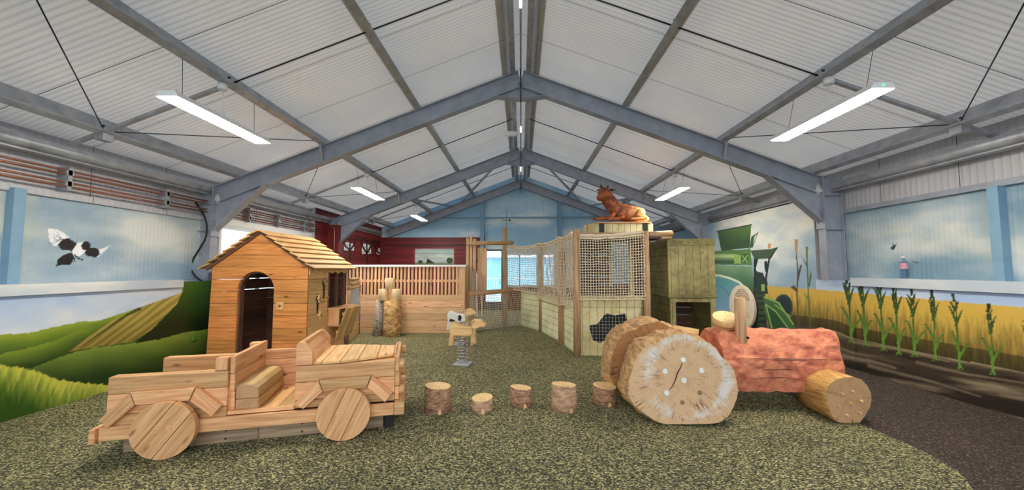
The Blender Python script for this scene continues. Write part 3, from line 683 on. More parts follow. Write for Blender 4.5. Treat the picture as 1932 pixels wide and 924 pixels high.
# ------------------------------------------------------------------ steel portal frames
def ibar(mb, a, b_, depth, width, up, tf=.014):
    """I section from a to b, web depth along up"""
    a = Vector(a); b_ = Vector(b_); x = (b_-a).normalized(); upv = Vector(up); upv = (upv-x*upv.dot(x)).normalized(); y = upv.cross(x)
    mb.bar(a, b_, .012, depth, upv)
    for s_ in (-1, 1): mb.bar(a+upv*s_*(depth/2), b_+upv*s_*(depth/2), width, tf, upv)
def portal(Y, xl, xr, lab, haunch=True, cols=True):
    t = thing('portal_frame', lab, 'steel frame', (0, Y, 0), 0, 'steel portal frames across the hall')
    D = .27; W = .15
    for s_, xi in ((-1, xl), (1, xr)):
        m_ = MB(); xo = xi+s_*.30; xc = (xi+xo)/2; dn = zr(xo)
        ibar(m_, (xc, 0, 1.33 if (s_ > 0 and 6 < Y < 7) else 0), (xc, 0, zr(xi)-.02), .29, W, (1, 0, 0)); m_.box(xi if s_ < 0 else xi-.0, xi+s_*.30, -.07, .07, 2.14, 2.152); m_.box(xi, xi+s_*.30, -.07, .07, zr(xi)-.3, zr(xi)-.288)
        if cols: m_.build('column', 'frame', t)
        m_ = MB(); n_ = Vector((s_*SL, 0, 1)).normalized(); off = n_*(D/2)
        p0 = Vector((0, 0, ZR))-off; p1 = Vector((xi, 0, zr(xi)))-off; p0.x = 0; p0.z = ZR-D/2/n_.z
        ibar(m_, p0, p1, D, W, n_); m_.box(-.008 if s_ > 0 else -.014, .014 if s_ > 0 else .008, -.075, .075, ZR-.5, ZR+.0)
        # haunch
        if haunch:
            hx = xi-s_*.86; zb = zr(xi)-D/n_.z-.0
            m_.prism([(xi, zb), (hx, zr(hx)-D/n_.z), (xi, zb-.46)], -.006, .006, 'xz')
            m_.bar((xi, 0, zb-.46), (hx, 0, zr(hx)-D/n_.z-.006), W, .014, (0, 0, 1))
            m_.box(xi-s_*.012-.01, xi-s_*.012+.01, -.09, .09, zb-.55, zr(xi)+.0)
            m_.prism([(0, ZR-.28), (-s_*-.42, zr(.42)-D/n_.z), (0, ZR-D/n_.z-.20)], -.006, .006, 'xz'); m_.bar((0, 0, ZR-D/n_.z-.205), (s_*.42, 0, zr(.42)-D/n_.z), W, .012, (0, 0, 1))
            for q in range(5):
                for yy in (-.05, .05): m_.tube([(xi-s_*.022, yy, zb-.45+q*.16), (xi-s_*.05, yy, zb-.45+q*.16)], .012, 6)
        m_.build('rafter', 'frame', t)
    return t
portal(2.15, -5.18, 4.93, 'grey steel portal frame overhead closest to the camera, just outside the view')
portal(6.30, -5.18, 4.90, 'large grey steel portal frame spanning the hall behind the lamps')
portal(10.40, -5.05, 4.86, 'middle grey steel portal frame behind the carved cow')
portal(14.15, -5.05, 4.90, 'farthest grey steel portal frame against the blue gable', haunch=False, cols=False)
# red boxing on the left column of the middle frame
b = MB(); b.box(-5.3, -4.98, 10.28, 10.52, 0, 2.72); tag(b.build('column_casing', 'redpaint', loc=(-5.14, 10.4, 0)), 'dark red casing around the second left steel column', 'column casing')

# purlins
def csec(mb, x, y0, y1, s_, lip=1):
    n_ = Vector((s_*SL, 0, 1)).normalized(); tdir = Vector((1, 0, -s_*SL)).normalized()
    base = Vector((x, 0, zr(x)))
    def at(a, b_, y): q = base+n_*a+tdir*b_; return (q.x, y, q.z)
    mb.bar(at(.12, 0, y0), at(.12, 0, y1), .006, .24, n_)
    mb.bar(at(.003, .042*lip, y0), at(.003, .042*lip, y1), .084, .006, n_); mb.bar(at(.237, -.042*lip, y0), at(.237, -.042*lip, y1), .084, .006, n_)
    mb.bar(at(.014, .082*lip, y0), at(.014, .082*lip, y1), .005, .024, n_)
names = ['beside the ridge', 'high on the slope', 'above the strip lamps', 'low on the slope']
PX = [.17, 1.76, 3.36, 4.80]
for s_, side in ((-1, 'left'), (1, 'right')):
    for k, x in enumerate(PX):
        t = thing('roof_purlin', f'long galvanised purlin on the {side} roof slope, {names[k]}', 'roof beam', (0, 0, 0), 0, 'roof purlins')
        b = MB(); csec(b, s_*x, YB, YF-.05, s_, -s_); b.build('purlin_web', 'steel', t)
        if k in (2,):
            for yy in (6.30, 10.40):
                q = MB(); q.bar((s_*x, yy-.12, zr(x)+.1), (s_*x, yy-.02, zr(x)-.27), .04, .03, (0, 1, 0)); q.bar((s_*x, yy+.12, zr(x)+.1), (s_*x, yy+.02, zr(x)-.27), .04, .03, (0, 1, 0)); q.build('fly_brace', 'steel', t)
        q = MB()
        for yy in (4.2, 8.3, 12.3):
            for dy in (-.05, .05): q.tube([(s_*x-s_*.02, yy+dy, zr(x)+.1), (s_*x-s_*.045, yy+dy, zr(x)+.1)], .012, 6)
        build_each(q, 'bolt', 'darksteel', t)
    xe = (CL+.12 if s_ < 0 else CR-.12)
    b = MB(); b.tube([(xe, YB, 2.86), (xe, YF-.1, 2.86)], .075, 12); b.box(xe-.06, xe+.06, YB, YF-.1, 2.76, 2.78)
    tag(b.build('eaves_beam', 'steel', loc=(xe, 6, 2.78)), f'grey eaves beam along the top of the {side} wall', 'roof beam', 'eaves beams')
# struts, sag rods and wire bracing at mid bays
for Yb, wh in ((4.2, 'front bay'), (8.3, 'second bay'), (12.2, 'far bay')):
    for s_, side in ((-1, 'left'), (1, 'right')):
        def P(x, dz=.05): return (s_*x, Yb, zr(x)+dz)
        b = MB(); b.bar(P(3.36), P(4.80), .05, .035); b.bar(P(4.80), P(5.2), .05, .035); b.box(s_*4.8-.05, s_*4.8+.05, Yb-.06, Yb+.06, zr(4.8)-.06, zr(4.8)+.08)
        tag(b.build('roof_strut', 'steel', loc=P(3.36)), f'flat steel strut between the lower purlins, {side} slope, {wh}', 'roof strut', 'roof struts')
        b = MB(); b.tube([P(1.76), P(3.36)], .009, 6); tag(b.build('sag_rod', 'darksteel', loc=P(1.76)), f'thin steel sag rod between the upper purlins, {side} slope, {wh}', 'rod', 'sag rods')
        b = MB(); b.tube([P(.17), P(1.76)], .009, 6); tag(b.build('sag_rod', 'darksteel', loc=P(.17)), f'thin steel sag rod beside the ridge, {side} slope, {wh}', 'rod', 'sag rods')
        b = MB(); b.tube([P(4.80), (s_*3.36, Yb-1.9, zr(3.36)+.03)], .006, 6); b.tube([P(4.80), (s_*3.36, Yb+1.9, zr(3.36)+.03)], .006, 6)
        tag(b.build('brace_wire', 'darksteel', loc=P(4.80)), f'diagonal wire braces above the lower purlin, {side} slope, {wh}', 'brace wire', 'brace wires')
# diagonal wind bracing before the gable
for s_, side in ((-1, 'left'), (1, 'right')):
    b = MB(); b.bar((s_*.5, 10.5, zr(.5)-.05), (s_*2.2, 13.9, zr(2.2)-.05), .05, .05); tag(b.build('wind_brace', 'steel', loc=(s_*.5, 10.5, zr(.5))), f'diagonal steel wind brace in the far bay, {side} of the ridge', 'brace', 'wind braces')
    b = MB(); b.bar((s_*2.5, 13.9, zr(2.5)-.1), (s_*3.36, 10.6, zr(3.36)-.05), .05, .05); tag(b.build('wind_brace', 'steel', loc=(s_*2, 13.9, zr(2))), f'lower diagonal steel wind brace in the far bay, {side} slope', 'brace', 'wind braces')
b = MB()
ws = thing('wall_stanchion', 'blue painted steel post on the left cladding beside the magpie', 'wall post', (CL+.05, 3.9, 1.345), 0, 'side wall posts')
b.box(-.05, .04, -.05, .05, 0, 1.02); b.build('post_body', 'steelblue', ws)
ws = thing('wall_stanchion', 'blue painted steel post on the right cladding', 'wall post', (CR-.05, 4.25, 1.375), 0, 'side wall posts')
b = MB(); b.box(-.04, .05, -.05, .05, 0, 1.03); b.build('post_body', 'steelblue', ws)
for x, lb in ((-1.45, 'left'), (1.45, 'right')):
    b = MB(); b.box(x-.07, x+.07, YF-.2, YF-.02, 2.26, zr(x)-.02); tag(b.build('gable_post', 'steelblue', loc=(x, YF-.1, 2.26)), f'blue steel gable post, {lb} of the ridge', 'wall post', 'gable posts')
b = MB(); b.box(-4.0, 4.0, YF-.08, YF-.02, 3.42, 3.48); tag(b.build('gable_rail', 'steelblue', loc=(0, YF-.05, 3.42)), 'blue horizontal rail across the far gable', 'rail')
b = MB(); b.tube([(0, YB, ZR+.02), (0, YF-.1, ZR+.02)], .014, 6)
tag(b.build('ridge_conduit', 'steel', loc=(0, 0, ZR)), 'thin conduit running along the ridge', 'conduit')
for Y_, lb in ((4.3, 'nearest'), (8.4, 'middle'), (11.8, 'farthest')):
    t = thing('pendant_sensor', f'small white pendant on a rod under the ridge, {lb} one', 'pendant', (0, Y_, ZR-.05), 0, 'ridge pendants')
    b = MB(); b.tube([(0, 0, .06), (0, 0, -.10)], .006, 6); b.build('rod', 'steel', t); b = MB(); b.tube([(0, 0, -.10), (0, 0, -.13), (0, 0, -.24)], [.012, .02, .016], 8); b.build('lamp_tip', 'bulb', t)
t = thing('emergency_light', 'white twin emergency light box hanging by the ridge', 'emergency light', (-.22, 8.2, 4.42)); b = MB(); b.box(-.13, .13, -.05, .05, 0, .09); b.build('housing', 'white', t, bevel=.01); b = MB(); b.tube([(0, 0, .09), (0, 0, .36)], .008, 6); b.build('stem', 'steel', t)

# lamps
def strip_lamp(x, y0, y1, z, lab, led=False, zp=None):
    t = thing('strip_lamp', lab, 'ceiling lamp', (x, (y0+y1)/2, z), 0, 'hanging strip lamps')
    L = (y1-y0)/2; w_ = .105
    b = MB(); b.prism([(-w_, .0), (w_, .0), (w_, .02), (w_*.75, .055), (-w_*.75, .055), (-w_, .02)], -L, L, 'xz'); b.build('housing', 'white', t)
    b = MB(); b.box(-w_+.008, w_-.008, -L+.01, L-.01, -.006, -.001); b.build('diffuser', 'lamp', t)
    s_ = -1 if x < 0 else 1; xp = s_*3.36-x; zp = zr(3.36)-z
    b = MB()
    for yy in (-L*.75, L*.75): b.tube([(0, yy, .05), (xp, yy, zp)], .0025, 5)
    build_each(b, 'suspension_wire', 'darksteel', t)
    b = MB(); b.tube([(xp, 0, zp-.0), (xp, 0, zp-.07)], .05, 12); b.build('ceiling_rose', 'white', t)
    b = MB(); b.tube([(xp, 0, zp-.07), (xp*.6+.02, -.01, zp*.6), (xp*.3, .02, zp*.35), (0, .03, .05)], .006, 6); b.build('flex', 'white', t)
    if led: b = MB(); b.tube([(0, -L-.002, .03), (0, -L-.006, .03)], .008, 8); b.build('indicator', 'led', t)
    return t
LZ = 3.13
for x, y0, y1, lb in ((-3.34, 3.42, 4.78, 'lit white strip lamp hanging on the left, nearest the camera'), (3.27, 3.42, 4.83, 'lit white strip lamp on the right, nearest the camera, with a green indicator'),
                      (-3.30, 7.45, 8.8, 'lit strip lamp on the left behind the first frame'), (3.27, 7.6, 9.0, 'lit strip lamp on the right behind the first frame'), (-3.25, 11.4, 12.7, 'farthest lit strip lamp, above the red barn wall')):
    strip_lamp(x, y0, y1, LZ, lb, led=(x > 0 and y0 < 4))

# copper pipes, cable
for z, lb in ((2.655, 'topmost of four'), (2.61, 'second of four'), (2.515, 'third of four'), (2.47, 'lowest of four')):
    b = MB(); b.tube([(CL+.10, YB, z), (CL+.10, 10.2, z)], .013, 8)
    tag(b.build('copper_pipe', 'copper', loc=(CL+.1, 4, z)), f'copper pipe along the top of the left wall, {lb}', 'pipe', 'copper pipe runs')
for Y_ in (4.3, 5.55, 7.3, 8.2, 9.2):
    b = MB(); b.box(CL-.0, CL+.13, Y_-.02, Y_+.02, 2.42, 2.70); b.box(CL+.085, CL+.13, Y_-.035, Y_+.035, 2.47, 2.53); b.box(CL+.085, CL+.13, Y_-.035, Y_+.035, 2.60, 2.66)
    tag(b.build('pipe_bracket', 'steel', loc=(CL+.05, Y_, 2.42)), {4.3: 'steel pipe bracket on the left wall nearest the camera', 5.55: 'steel pipe bracket just before the first left column', 7.3: 'steel pipe bracket just past the first left column', 8.2: 'steel pipe bracket over the middle of the left window', 9.2: 'steel pipe bracket near the red column casing'}[Y_], 'pipe bracket', 'pipe brackets')
b = MB(); b.tube([(-5.24, 10.18, 2.62), (-5.08, 10.2, 2.62), (-5.06, 10.2, 2.55), (-5.06, 10.2, .0)], .013, 8)
tag(b.build('copper_pipe', 'copper', loc=(-5.1, 10.2, 0)), 'copper pipe turning down beside the red column casing', 'pipe', 'copper pipe runs')
cb = [onY(x, y, 6.18) for x, y in ((363, 372), (372, 386), (384, 405), (390, 425), (388, 448), (376, 470), (364, 490), (361, 508), (370, 522), (382, 531))]
b = MB(); b.tube(smooth([tuple(p) for p in cb], 4), .014, 8); tag(b.build('power_cable', 'black', loc=cb[-1]), 'thick black cable looping down the first left column', 'cable')
# painted over socket on the left pier
s0 = onX(365, 636, XL); t = thing('wall_socket', 'green painted double socket on the left wall boxing', 'socket', (XL, s0.y, s0.z-.05)); b = MB(); b.box(-.0, .03, -.055, .055, 0, .10); M['sockgreen'] = plain('socket_green', (84, 122, 40), .5); b.build('plate', 'sockgreen', t, bevel=.006)
b = MB(); b.box(.03, .035, -.035, -.01, .03, .07); b.box(.03, .035, .01, .035, .03, .07); build_each(b, 'rocker', 'sockgreen', t)
# ------------------------------------------------------------------ wooden jeep
JO = (-2.855, 3.093); JA = math.atan2(.275, .961)
jeep = thing('wooden_jeep', 'open wooden play jeep with plank wheels standing on the green floor', 'play jeep', (JO[0], JO[1], 0), JA)
def planks_side(m_, s0, s1, zs, d0, d1):
    for a, b_ in zip(zs[:-1], zs[1:]): m_.box(s0, s1, d0, d1, a+.002, b_-.002)
for d0, d1, sd in ((.07, .115, 'near'), (.825, .87, 'far')):
    m_ = MB(); planks_side(m_, -.445, .385, [.25, .34, .50], d0, d1); m_.box(-.445, .385, d0 if d0 < .5 else d1-.10, d0+.10 if d0 < .5 else d1, .502, .635); m_.build('rear_side_panel', 'jeep', jeep, bevel=.004)
    m_ = MB(); planks_side(m_, .905, 1.75, [.27, .34, .495, .640], d0, d1); m_.build('front_side_panel', 'jeep', jeep, bevel=.004)
    m_ = MB(); m_.prism([(.905, .645), (.905, .81), (.915, .835), (.935, .85), (.965, .848), (1.04, .765), (1.04, .645)], d0-.005, d1+.005, 'xz', udir=(1, 0)); m_.build('cowl_cheek', 'jeep', jeep, bevel=.005)
    m_ = MB(); m_.box(.285, .375, d0+(.002 if d0 < .5 else -.045), d1+(.045 if d0 < .5 else -.002), .64, .745); m_.build('seat_back_post', 'jeep', jeep, bevel=.005)
    y0, y1 = (.03, .068) if d0 < .5 else (.872, .91)
    m_ = MB(); m_.box(-.463, 1.75, y0, y1, .155, .262); m_.build('chassis_rail', 'jeep', jeep, bevel=.004)
    # mud guards
    fy0, fy1 = (.012, .068) if d0 < .5 else (.872, .928)
    for cx, nm in ((-.045, 'rear'), (1.325, 'front')):
        for poly, ud in (([(-.218, .521), (.219, .526), (.18, .424), (-.18, .419)], (1, 0)), ([(-.224, .519), (-.186, .417), (-.355, .255) if nm == 'rear' else (-.335, .28), (-.41, .325)], (.7, .7)), ([(.226, .523), (.41, .36), (.345, .280), (.188, .422)], (.75, -.66))):
            m_ = MB(); m_.prism([(p[0]+cx, p[1]) for p in poly], fy0, fy1, 'xz', udir=ud); m_.build('mudguard_board', 'jeep', jeep, bevel=.004)
# wheels
def plank_wheel(cx, y0, y1, ang, r_=.222):
    m_ = MB(); cir = [(r_*math.cos(a*2*PI/56), r_*math.sin(a*2*PI/56)) for a in range(56)]; ca, sa = math.cos(ang), math.sin(ang)
    for lo, hi in ((-.3, -.076), (-.072, .072), (.076, .3)):
        p = clip(clip(cir, -sa, ca, hi), sa, -ca, -lo); m_.prism([(q[0]+cx, q[1]+.222) for q in p], y0, y1, 'xz', udir=(ca, sa), var=.35+.3*R.random())
    w_ = m_.build('wheel', 'jeep', jeep, bevel=.004)
    h_ = MB()
    for dx, dz in ((-.04, .015), (.04, .02)): h_.tube([(cx+dx, y0+.006, .222+dz), (cx+dx, y0-.003, .222+dz)], .022, 16)
    build_each(h_, 'hub_plug', 'jeep', w_)
plank_wheel(0, -.05, .008, math.radians(53)); plank_wheel(1.328, -.05, .008, math.radians(65)); plank_wheel(0, .93, .985, math.radians(53)); plank_wheel(1.328, .93, .985, math.radians(65))
for y in (.17, .70):
    m_ = MB(); m_.box(-.38, .60, y, y+.07, .0, .15); m_.box(.603, 1.65, y, y+.07, .0, .15); k_ = m_.build('ground_skid', 'weath', jeep, bevel=.005)
    h_ = MB()
    for s_ in (-.25, .35, .95, 1.3):
        for z_ in (.035, .105): h_.tube([(s_, y-.001, z_), (s_, y-.004, z_)], .009, 8)
    build_each(h_, 'bolt_head', 'darksteel', k_)
for x0 in (-.06, 1.27):
    m_ = MB(); m_.tube([(x0+.06, -.0, .222), (x0+.06, .93, .222)], .03, 10); m_.build('axle', 'weath', jeep)
m_ = MB(); m_.box(1.66, 1.74, .15, .80, 0, .15); m_.build('black_crossbeam', 'black', jeep)['label'] = 'black end crossbeam'
m_ = MB(); m_.box(-.505, -.466, .0, .94, .15, .262); m_.build('rear_bumper', 'jeep', jeep, bevel=.004)
m_ = MB(); m_.box(1.752, 1.842, -.0, .94, .160, .275); m_.build('front_bumper', 'jeep', jeep, bevel=.005)
m_ = MB()
for k in range(9): m_.box(-.44+k*.149, -.44+(k+1)*.149-.004, .117, .823, .25, .275)
m_.build('floor_boards', 'shingle', jeep, bevel=.003)
m_ = MB(); m_.box(.39, .90, .072, .115, .264, .296); m_.build('door_sill', 'jeep', jeep, bevel=.003); m_ = MB(); m_.box(.39, .90, .825, .868, .264, .40); m_.box(.39, .90, .825, .868, .404, .56); m_.box(.39, .90, .825, .868, .564, .66); m_.build('far_door_panel', 'jeep', jeep, bevel=.003)
m_ = MB(); m_.box(.386, .425, .10, .86, .45, .598); m_.box(.386, .425, .10, .86, .602, .752); m_.box(.386, .425, .118, .822, .28, .446); m_.build('seat_backrest', 'jeep', jeep, bevel=.005)
m_ = MB()
for z0, z1 in ((.278, .372), (.376, .50)):
    if z1 > .45: poly = [(.43, z0), (.43, z1-.005), (.50, z1), (.56, z1-.008), (.595, z1-.04), (.605, z1-.08), (.605, z0)]
    else: poly = [(.43, z0), (.43, z1), (.605, z1), (.605, z0)]
    m_.prism(poly, .12, .80, 'xz', mi=0); 
for i, f in enumerate(m_.f):
    pass
m_.mi = [1 if len(set(round(m_.v[q][1], 4) for q in f)) == 1 else 0 for f in m_.f]
for i, f in enumerate(m_.f):
    if m_.mi[i]: m_.uv[i] = [(m_.v[q][0]-.52, m_.v[q][2]-.38) for q in f]
    else: m_.uv[i] = [(m_.v[q][1], m_.v[q][0]+m_.v[q][2]) for q in f]
m_.build('seat_bench', ['seatlog', 'end'], jeep, bevel=.008, seg=2)
# dashboard
m_ = MB(); m_.bar((.935, .115, .75), (.935, .825, .75), .045, .19, (0, 0, 1)); m_.bar((.992, .117, .735), (.992, .823, .735), .03, .21, (-.55, 0, .8)); m_.build('dashboard', 'jeep', jeep, bevel=.005)
# bonnet boards, narrowing to the front, over a flat deck
m_ = MB(); m_.box(1.04, 1.75, .116, .824, .605, .636); m_.build('bonnet_deck', 'jeep', jeep, bevel=.003)
hood = [(1.045, .075), (1.30, .075), (1.73, .25), (1.73, .69), (1.30, .865), (1.045, .865)]
xs = [1.045, 1.115, 1.27, 1.42, 1.58, 1.73]
for a, b_ in zip(xs[:-1], xs[1:]):
    p = clip(clip(hood, -1, 0, -a-.002), 1, 0, b_-.002); m_ = MB(); m_.prism(p, .643, .668, 'xy', udir=(0, 1)); m_.build('bonnet_board', 'shingle', jeep, bevel=.004)
m_ = MB()
for z0, z1 in ((.28, .40), (.405, .53), (.535, .675)): m_.box(1.752, 1.79, .075, .865, z0, z1)
m_.build('grille', 'jeep', jeep, bevel=.004)
m_ = MB(); m_.box(1.735, 1.752, .20, .74, .64, .69); m_.build('bonnet_front_strip', 'jeep', jeep, bevel=.003)
for y, z in ((.12, .60), (.82, .60), (.12, .36), (.82, .36)):
    m_ = MB(); m_.tube([(1.79, y, z), (1.835, y, z)], .045, 16, mi_end=1); m_.build('headlight', ['jeep', 'end'], jeep, bevel=.003)
    
# ------------------------------------------------------------------ playhouse
HX0, HX1, HY0, HY1 = -4.92, -3.37, 6.0, 7.32
hx = (HX0+HX1)/2; house = thing('playhouse', 'orange timber playhouse with arched doorway and shingled gable roof', 'playhouse', (hx, HY0, 0))
HW = (HX1-HX0)/2; HD = HY1-HY0; EZ = 1.55; PZ = 2.09
px_ = 0.0
def zgable(x): return PZ-(PZ-EZ)*abs(x-px_)/HW
dx0, dx1, dt = -.355, .235, 1.465; dm = (dx0+dx1)/2; dr_ = (dx1-dx0)/2
def halfw(z): return HW if z <= EZ else HW*(PZ-z)/(PZ-EZ)
def arch(z):
    if z <= dt-dr_: return dr_
    if z >= dt: return 0
    return math.sqrt(max(0, dr_**2-(z-(dt-dr_))**2))
m_ = MB(); step = .192; z = 0
k = 0
while z < PZ-.01:
    z1 = min(z+step, PZ); zz = [z+.002+(z1-z-.004)*i/8 for i in range(9)]; lean = lambda q: -.035*max(0, 1-q/EZ)
    if z < dt < z1:
        pr_ = [(dm+dr_*math.cos(a)*arch(zz[0])/dr_, 0) for a in (0,)]; na = 16; a0 = math.asin((zz[0]-(dt-dr_))/dr_)
        arc = [(dm+dr_*math.cos(a0+(PI-2*a0)*i/na), dt-dr_+dr_*math.sin(a0+(PI-2*a0)*i/na)) for i in range(na+1)]
        m_.prism([(halfw(zz[0]), zz[0]), (halfw(zz[-1]), zz[-1]), (-halfw(zz[-1])+lean(zz[-1]), zz[-1]), (-halfw(zz[0])+lean(zz[0]), zz[0])]+arc[::-1], -.02, .02, 'xz', udir=(1, 0))
    elif z < dt:
        L_ = [(-halfw(q)+lean(q), q) for q in (zz[0], zz[-1])]
        rt = [(dm-arch(q), q) for q in zz[::-1]]; 
        m_.prism(L_[:1]+L_[1:]+rt if False else [L_[0]]+[(dm-arch(q), q) for q in zz]+[L_[1]], -.02, .02, 'xz', udir=(1, 0))
        m_.prism([(halfw(zz[0]), zz[0])]+[(dm+arch(q), q) for q in zz]+[(halfw(zz[-1]), zz[-1])], -.02, .02, 'xz', udir=(1, 0))
        if z1 > dt: pass
    else:
        m_.prism([(-halfw(zz[0]), zz[0]), (halfw(zz[0]), zz[0]), (max(halfw(zz[-1]), .004), zz[-1]), (-max(halfw(zz[-1]), .004), zz[-1])], -.02, .02, 'xz', udir=(1, 0))
    z = z1; k += 1
m_.build('front_wall', 'house', house, bevel=.004)
m_ = MB()   # thick arch lining
for i in range(14):
    a0, a1 = PI*i/14, PI*(i+1)/14
    p = [(dm-(dr_+.0)*math.cos(a), dt-dr_+(dr_)*math.sin(a)) for a in (a0, a1)]; q = [(dm-(dr_-.025)*math.cos(a), dt-dr_+(dr_-.025)*math.sin(a)) for a in (a1, a0)]; m_.prism(p+q, .02, .11, 'xz', var=.2)
m_.box(dx0, dx0+.025, .02, .11, 0, dt-dr_, var=.2); m_.box(dx1-.025, dx1, .02, .11, 0, dt-dr_, var=.2); m_.build('door_lining', 'darkwood', house)
# gappy left and back walls (daylight shows through)
m_ = MB(); z = 0
while z < EZ-.02: m_.box(-HW-.0, -HW+.03, .03, HD-.03, z, min(z+step-(.016 if z > .8 else .003), EZ)); z += step
m_.build('left_wall', 'darkwood', house)
m_ = MB(); z = 0
while z < PZ-.05:
    z1 = min(z+step-(.014 if z > .8 else .003), PZ-.02); m_.prism([(-halfw(z), z), (halfw(z), z), (halfw(z1), z1), (-halfw(z1), z1)], HD-.03, HD, 'xz', udir=(1, 0)); z += step
m_.build('back_wall', 'darkwood', house)
m_ = MB(); m_.box(-.42, -.30, HD-.11, HD-.035, 0, 1.6); m_.box(-HW+.035, HW-.035, .06, HD-.04, .0, .03); m_.build('interior_post', 'darkwood', house)
# right wall with painted-dark cut-outs, window bay and fascia
cut1 = [(.27, .78), (.31, .78), (.33, .98), (.30, 1.0), (.35, 1.03), (.30, 1.07), (.25, 1.05), (.22, 1.0), (.26, .98)]
cut2 = [(.46, 1.0), (.50, 1.0), (.52, 1.22), (.57, 1.27), (.50, 1.34), (.44, 1.32), (.42, 1.24), (.45, 1.2)]
m_ = MB(); z = 0
def solid_runs(y0, y1, z0, z1): return [(y0, y1)]
while z < EZ-.02:
    z1 = min(z+step-.004, EZ); yend = .62 if z > .74 else HD
    segs = [(.022, yend)]
    m_.box(HW-.035, HW, .022, yend, z, z1); z += step
rw = m_.build('right_wall', 'shingle', house, bevel=.003)
def plate(poly, nm, th=.004):
    q = MB(); q.prism(poly, HW-.02, HW+th, 'yz'); return q
for cu in (cut1, cut2):
    q = plate(cu, 'cutout', .003); q.build('tool_cutout_dark', 'black', rw)  # black plate stands in for the dark of the hole; boards stay uncut
for (y, z, s_) in ((.27, 1.0, 1), (.31, .72, -1), (.46, 1.28, 1), (.50, 1.0, -1)):
    q = MB(); q.box(HW, HW+.035, y-.01, y+.10, z, z+.035); q.box(HW, HW+.035, y+.02, y+.06, z-.05, z+.08); build_each(q, 'carved_catch', 'shingle', rw, bevel=.006)
m_ = MB(); m_.box(HW-.06, HW, .62, .68, .74, EZ); m_.box(HW-.06, HW, HD-.07, HD, .74, EZ); m_.box(HW-.05, HW-.01, .96, 1.0, .76, EZ); m_.box(HW-.05, HW, .68, HD-.07, .74, .79)
build_each(m_, 'window_post', 'darkwood', house, bevel=.004)
m_ = MB()
ys = [.0+i*(HD/36) for i in range(37)]
for a, b_ in zip(ys[:-1], ys[1:]):
    f_ = lambda y: 1.42+.035*abs(math.sin(y*PI*4.2)); m_.prism([(a, f_(a)), (b_, f_(b_)), (b_, EZ+.01), (a, EZ+.01)], HW+.003, HW+.025, 'yz', udir=(1, 0), var=.5)
m_.build('scalloped_fascia', 'shingle', house)
# serving box and leaning slats under the window
m_ = MB(); m_.box(HW, HW+.20, .63, .66, .52, .80); m_.box(HW, HW+.20, 1.26, 1.29, .52, .80); m_.box(HW, HW+.22, .62, 1.30, .80, .83); m_.box(HW+.0, HW+.20, .66, 1.26, .50, .53); m_.build('window_shelf', 'jeep', house, bevel=.004)
m_ = MB()
for i in range(6):
    y = .74+i*.105; m_.bar((HW+.12, y, .28), (HW+.30, y, .82), .085, .022, (1, 0, -.3))
m_.bar((HW+.14, .70, .40), (HW+.14, 1.30, .40), .03, .05); m_.bar((HW+.24, .70, .72), (HW+.24, 1.30, .72), .03, .05); m_.build('slatted_trough', 'shingle', house, bevel=.004)
# roof boards lapping down each slope
for s_ in (-1, 1):
    n_ = 7; sl = math.hypot(HW, PZ-EZ); ov = .12; dirx = Vector((s_*HW, 0, -(PZ-EZ))).normalized(); nrm = Vector((s_*(PZ-EZ), 0, HW)).normalized()
    for i in range(n_):
        a = (sl+ov)*i/n_; b_ = (sl+ov)*(i+1)/n_+.035; p0 = Vector((0, 0, PZ))+dirx*a+nrm*(.02); p1 = Vector((0, 0, PZ))+dirx*b_+nrm*(.055)
        jit = .03*R.random(); m_ = MB(); th = .022
        q = [(p0.x, p0.z), (p1.x, p1.z), (p1.x+nrm.x*th, p1.z+nrm.z*th), (p0.x+nrm.x*th, p0.z+nrm.z*th)]
        m_.prism(q, -.10-jit, HD+.10+jit*.5, 'xz'); m_.uv = [[(m_.v[v_][1]*1.0+i*3.3, m_.v[v_][0]*1.2+m_.v[v_][2]) for v_ in f] for f in m_.f]
        m_.build('roof_board', 'shingle', house, bevel=.004)
m_ = MB()
for s_ in (-1, 1): m_.bar((0, -.035, PZ+.005), (s_*(HW+.08), -.035, EZ-.05), .03, .035, (0, 0, 1)); m_.bar((0, HD+.02, PZ+.005), (s_*(HW+.08), HD+.02, EZ-.05), .03, .035, (0, 0, 1))
build_each(m_, 'verge_board', 'darkwood', house)
m_ = MB(); m_.box(.285, .41, -.032, -.021, .86, .99); q_ = m_.build('push_plate', 'jeep', house, bevel=.004); q_['label'] = 'pale square plate with a small round button'
m_ = MB(); m_.tube([(.348, -.033, .925), (.348, -.042, .925)], .018, 12); m_.build('button', 'darkwood', q_)

# ------------------------------------------------------------------ log and net screen behind the playhouse
def netgrid(mb, fn, nu, nv, r_, segs=1, n=4):
    """strands following surface fn(u,v)"""
    for i in range(nu+1):
        mb.tube([fn(i/nu, j/(nv*segs)) for j in range(nv*segs+1)], r_, n, caps=False)
    for j in range(nv+1):
        mb.tube([fn(i/(nu*segs), j/nv) for i in range(nu*segs+1)], r_, n, caps=False)
t = thing('net_screen', 'log topped screen with a white net between playhouse and pen', 'screen', (-3.55, 7.75, 0))
A = Vector((-3.42, 7.55, 0)); B = Vector((-3.80, 8.94, 0)); loc = Vector((-3.55, 7.75, 0))
def ab(u, z): q = A.lerp(B, u)-loc; return Vector((q.x, q.y, z))
b = MB(); netgrid(b, lambda u, v: ab(.03+.94*u, .35+.72*v), 26, 15, .004); b.build('net', 'wire', t)
for u in (.0, 1.0): b = MB(); b.tube([ab(u, 0), ab(u, 1.25)], .03, 10); b.build('post', 'pole', t)
for k in range(3): b = MB(); b.tube([ab(-.02, 1.12+k*.085), ab(1.02-.1*k, 1.12+k*.085)], .038, 10, mi_end=1); b.build('top_log', ['pole', 'end'], t)
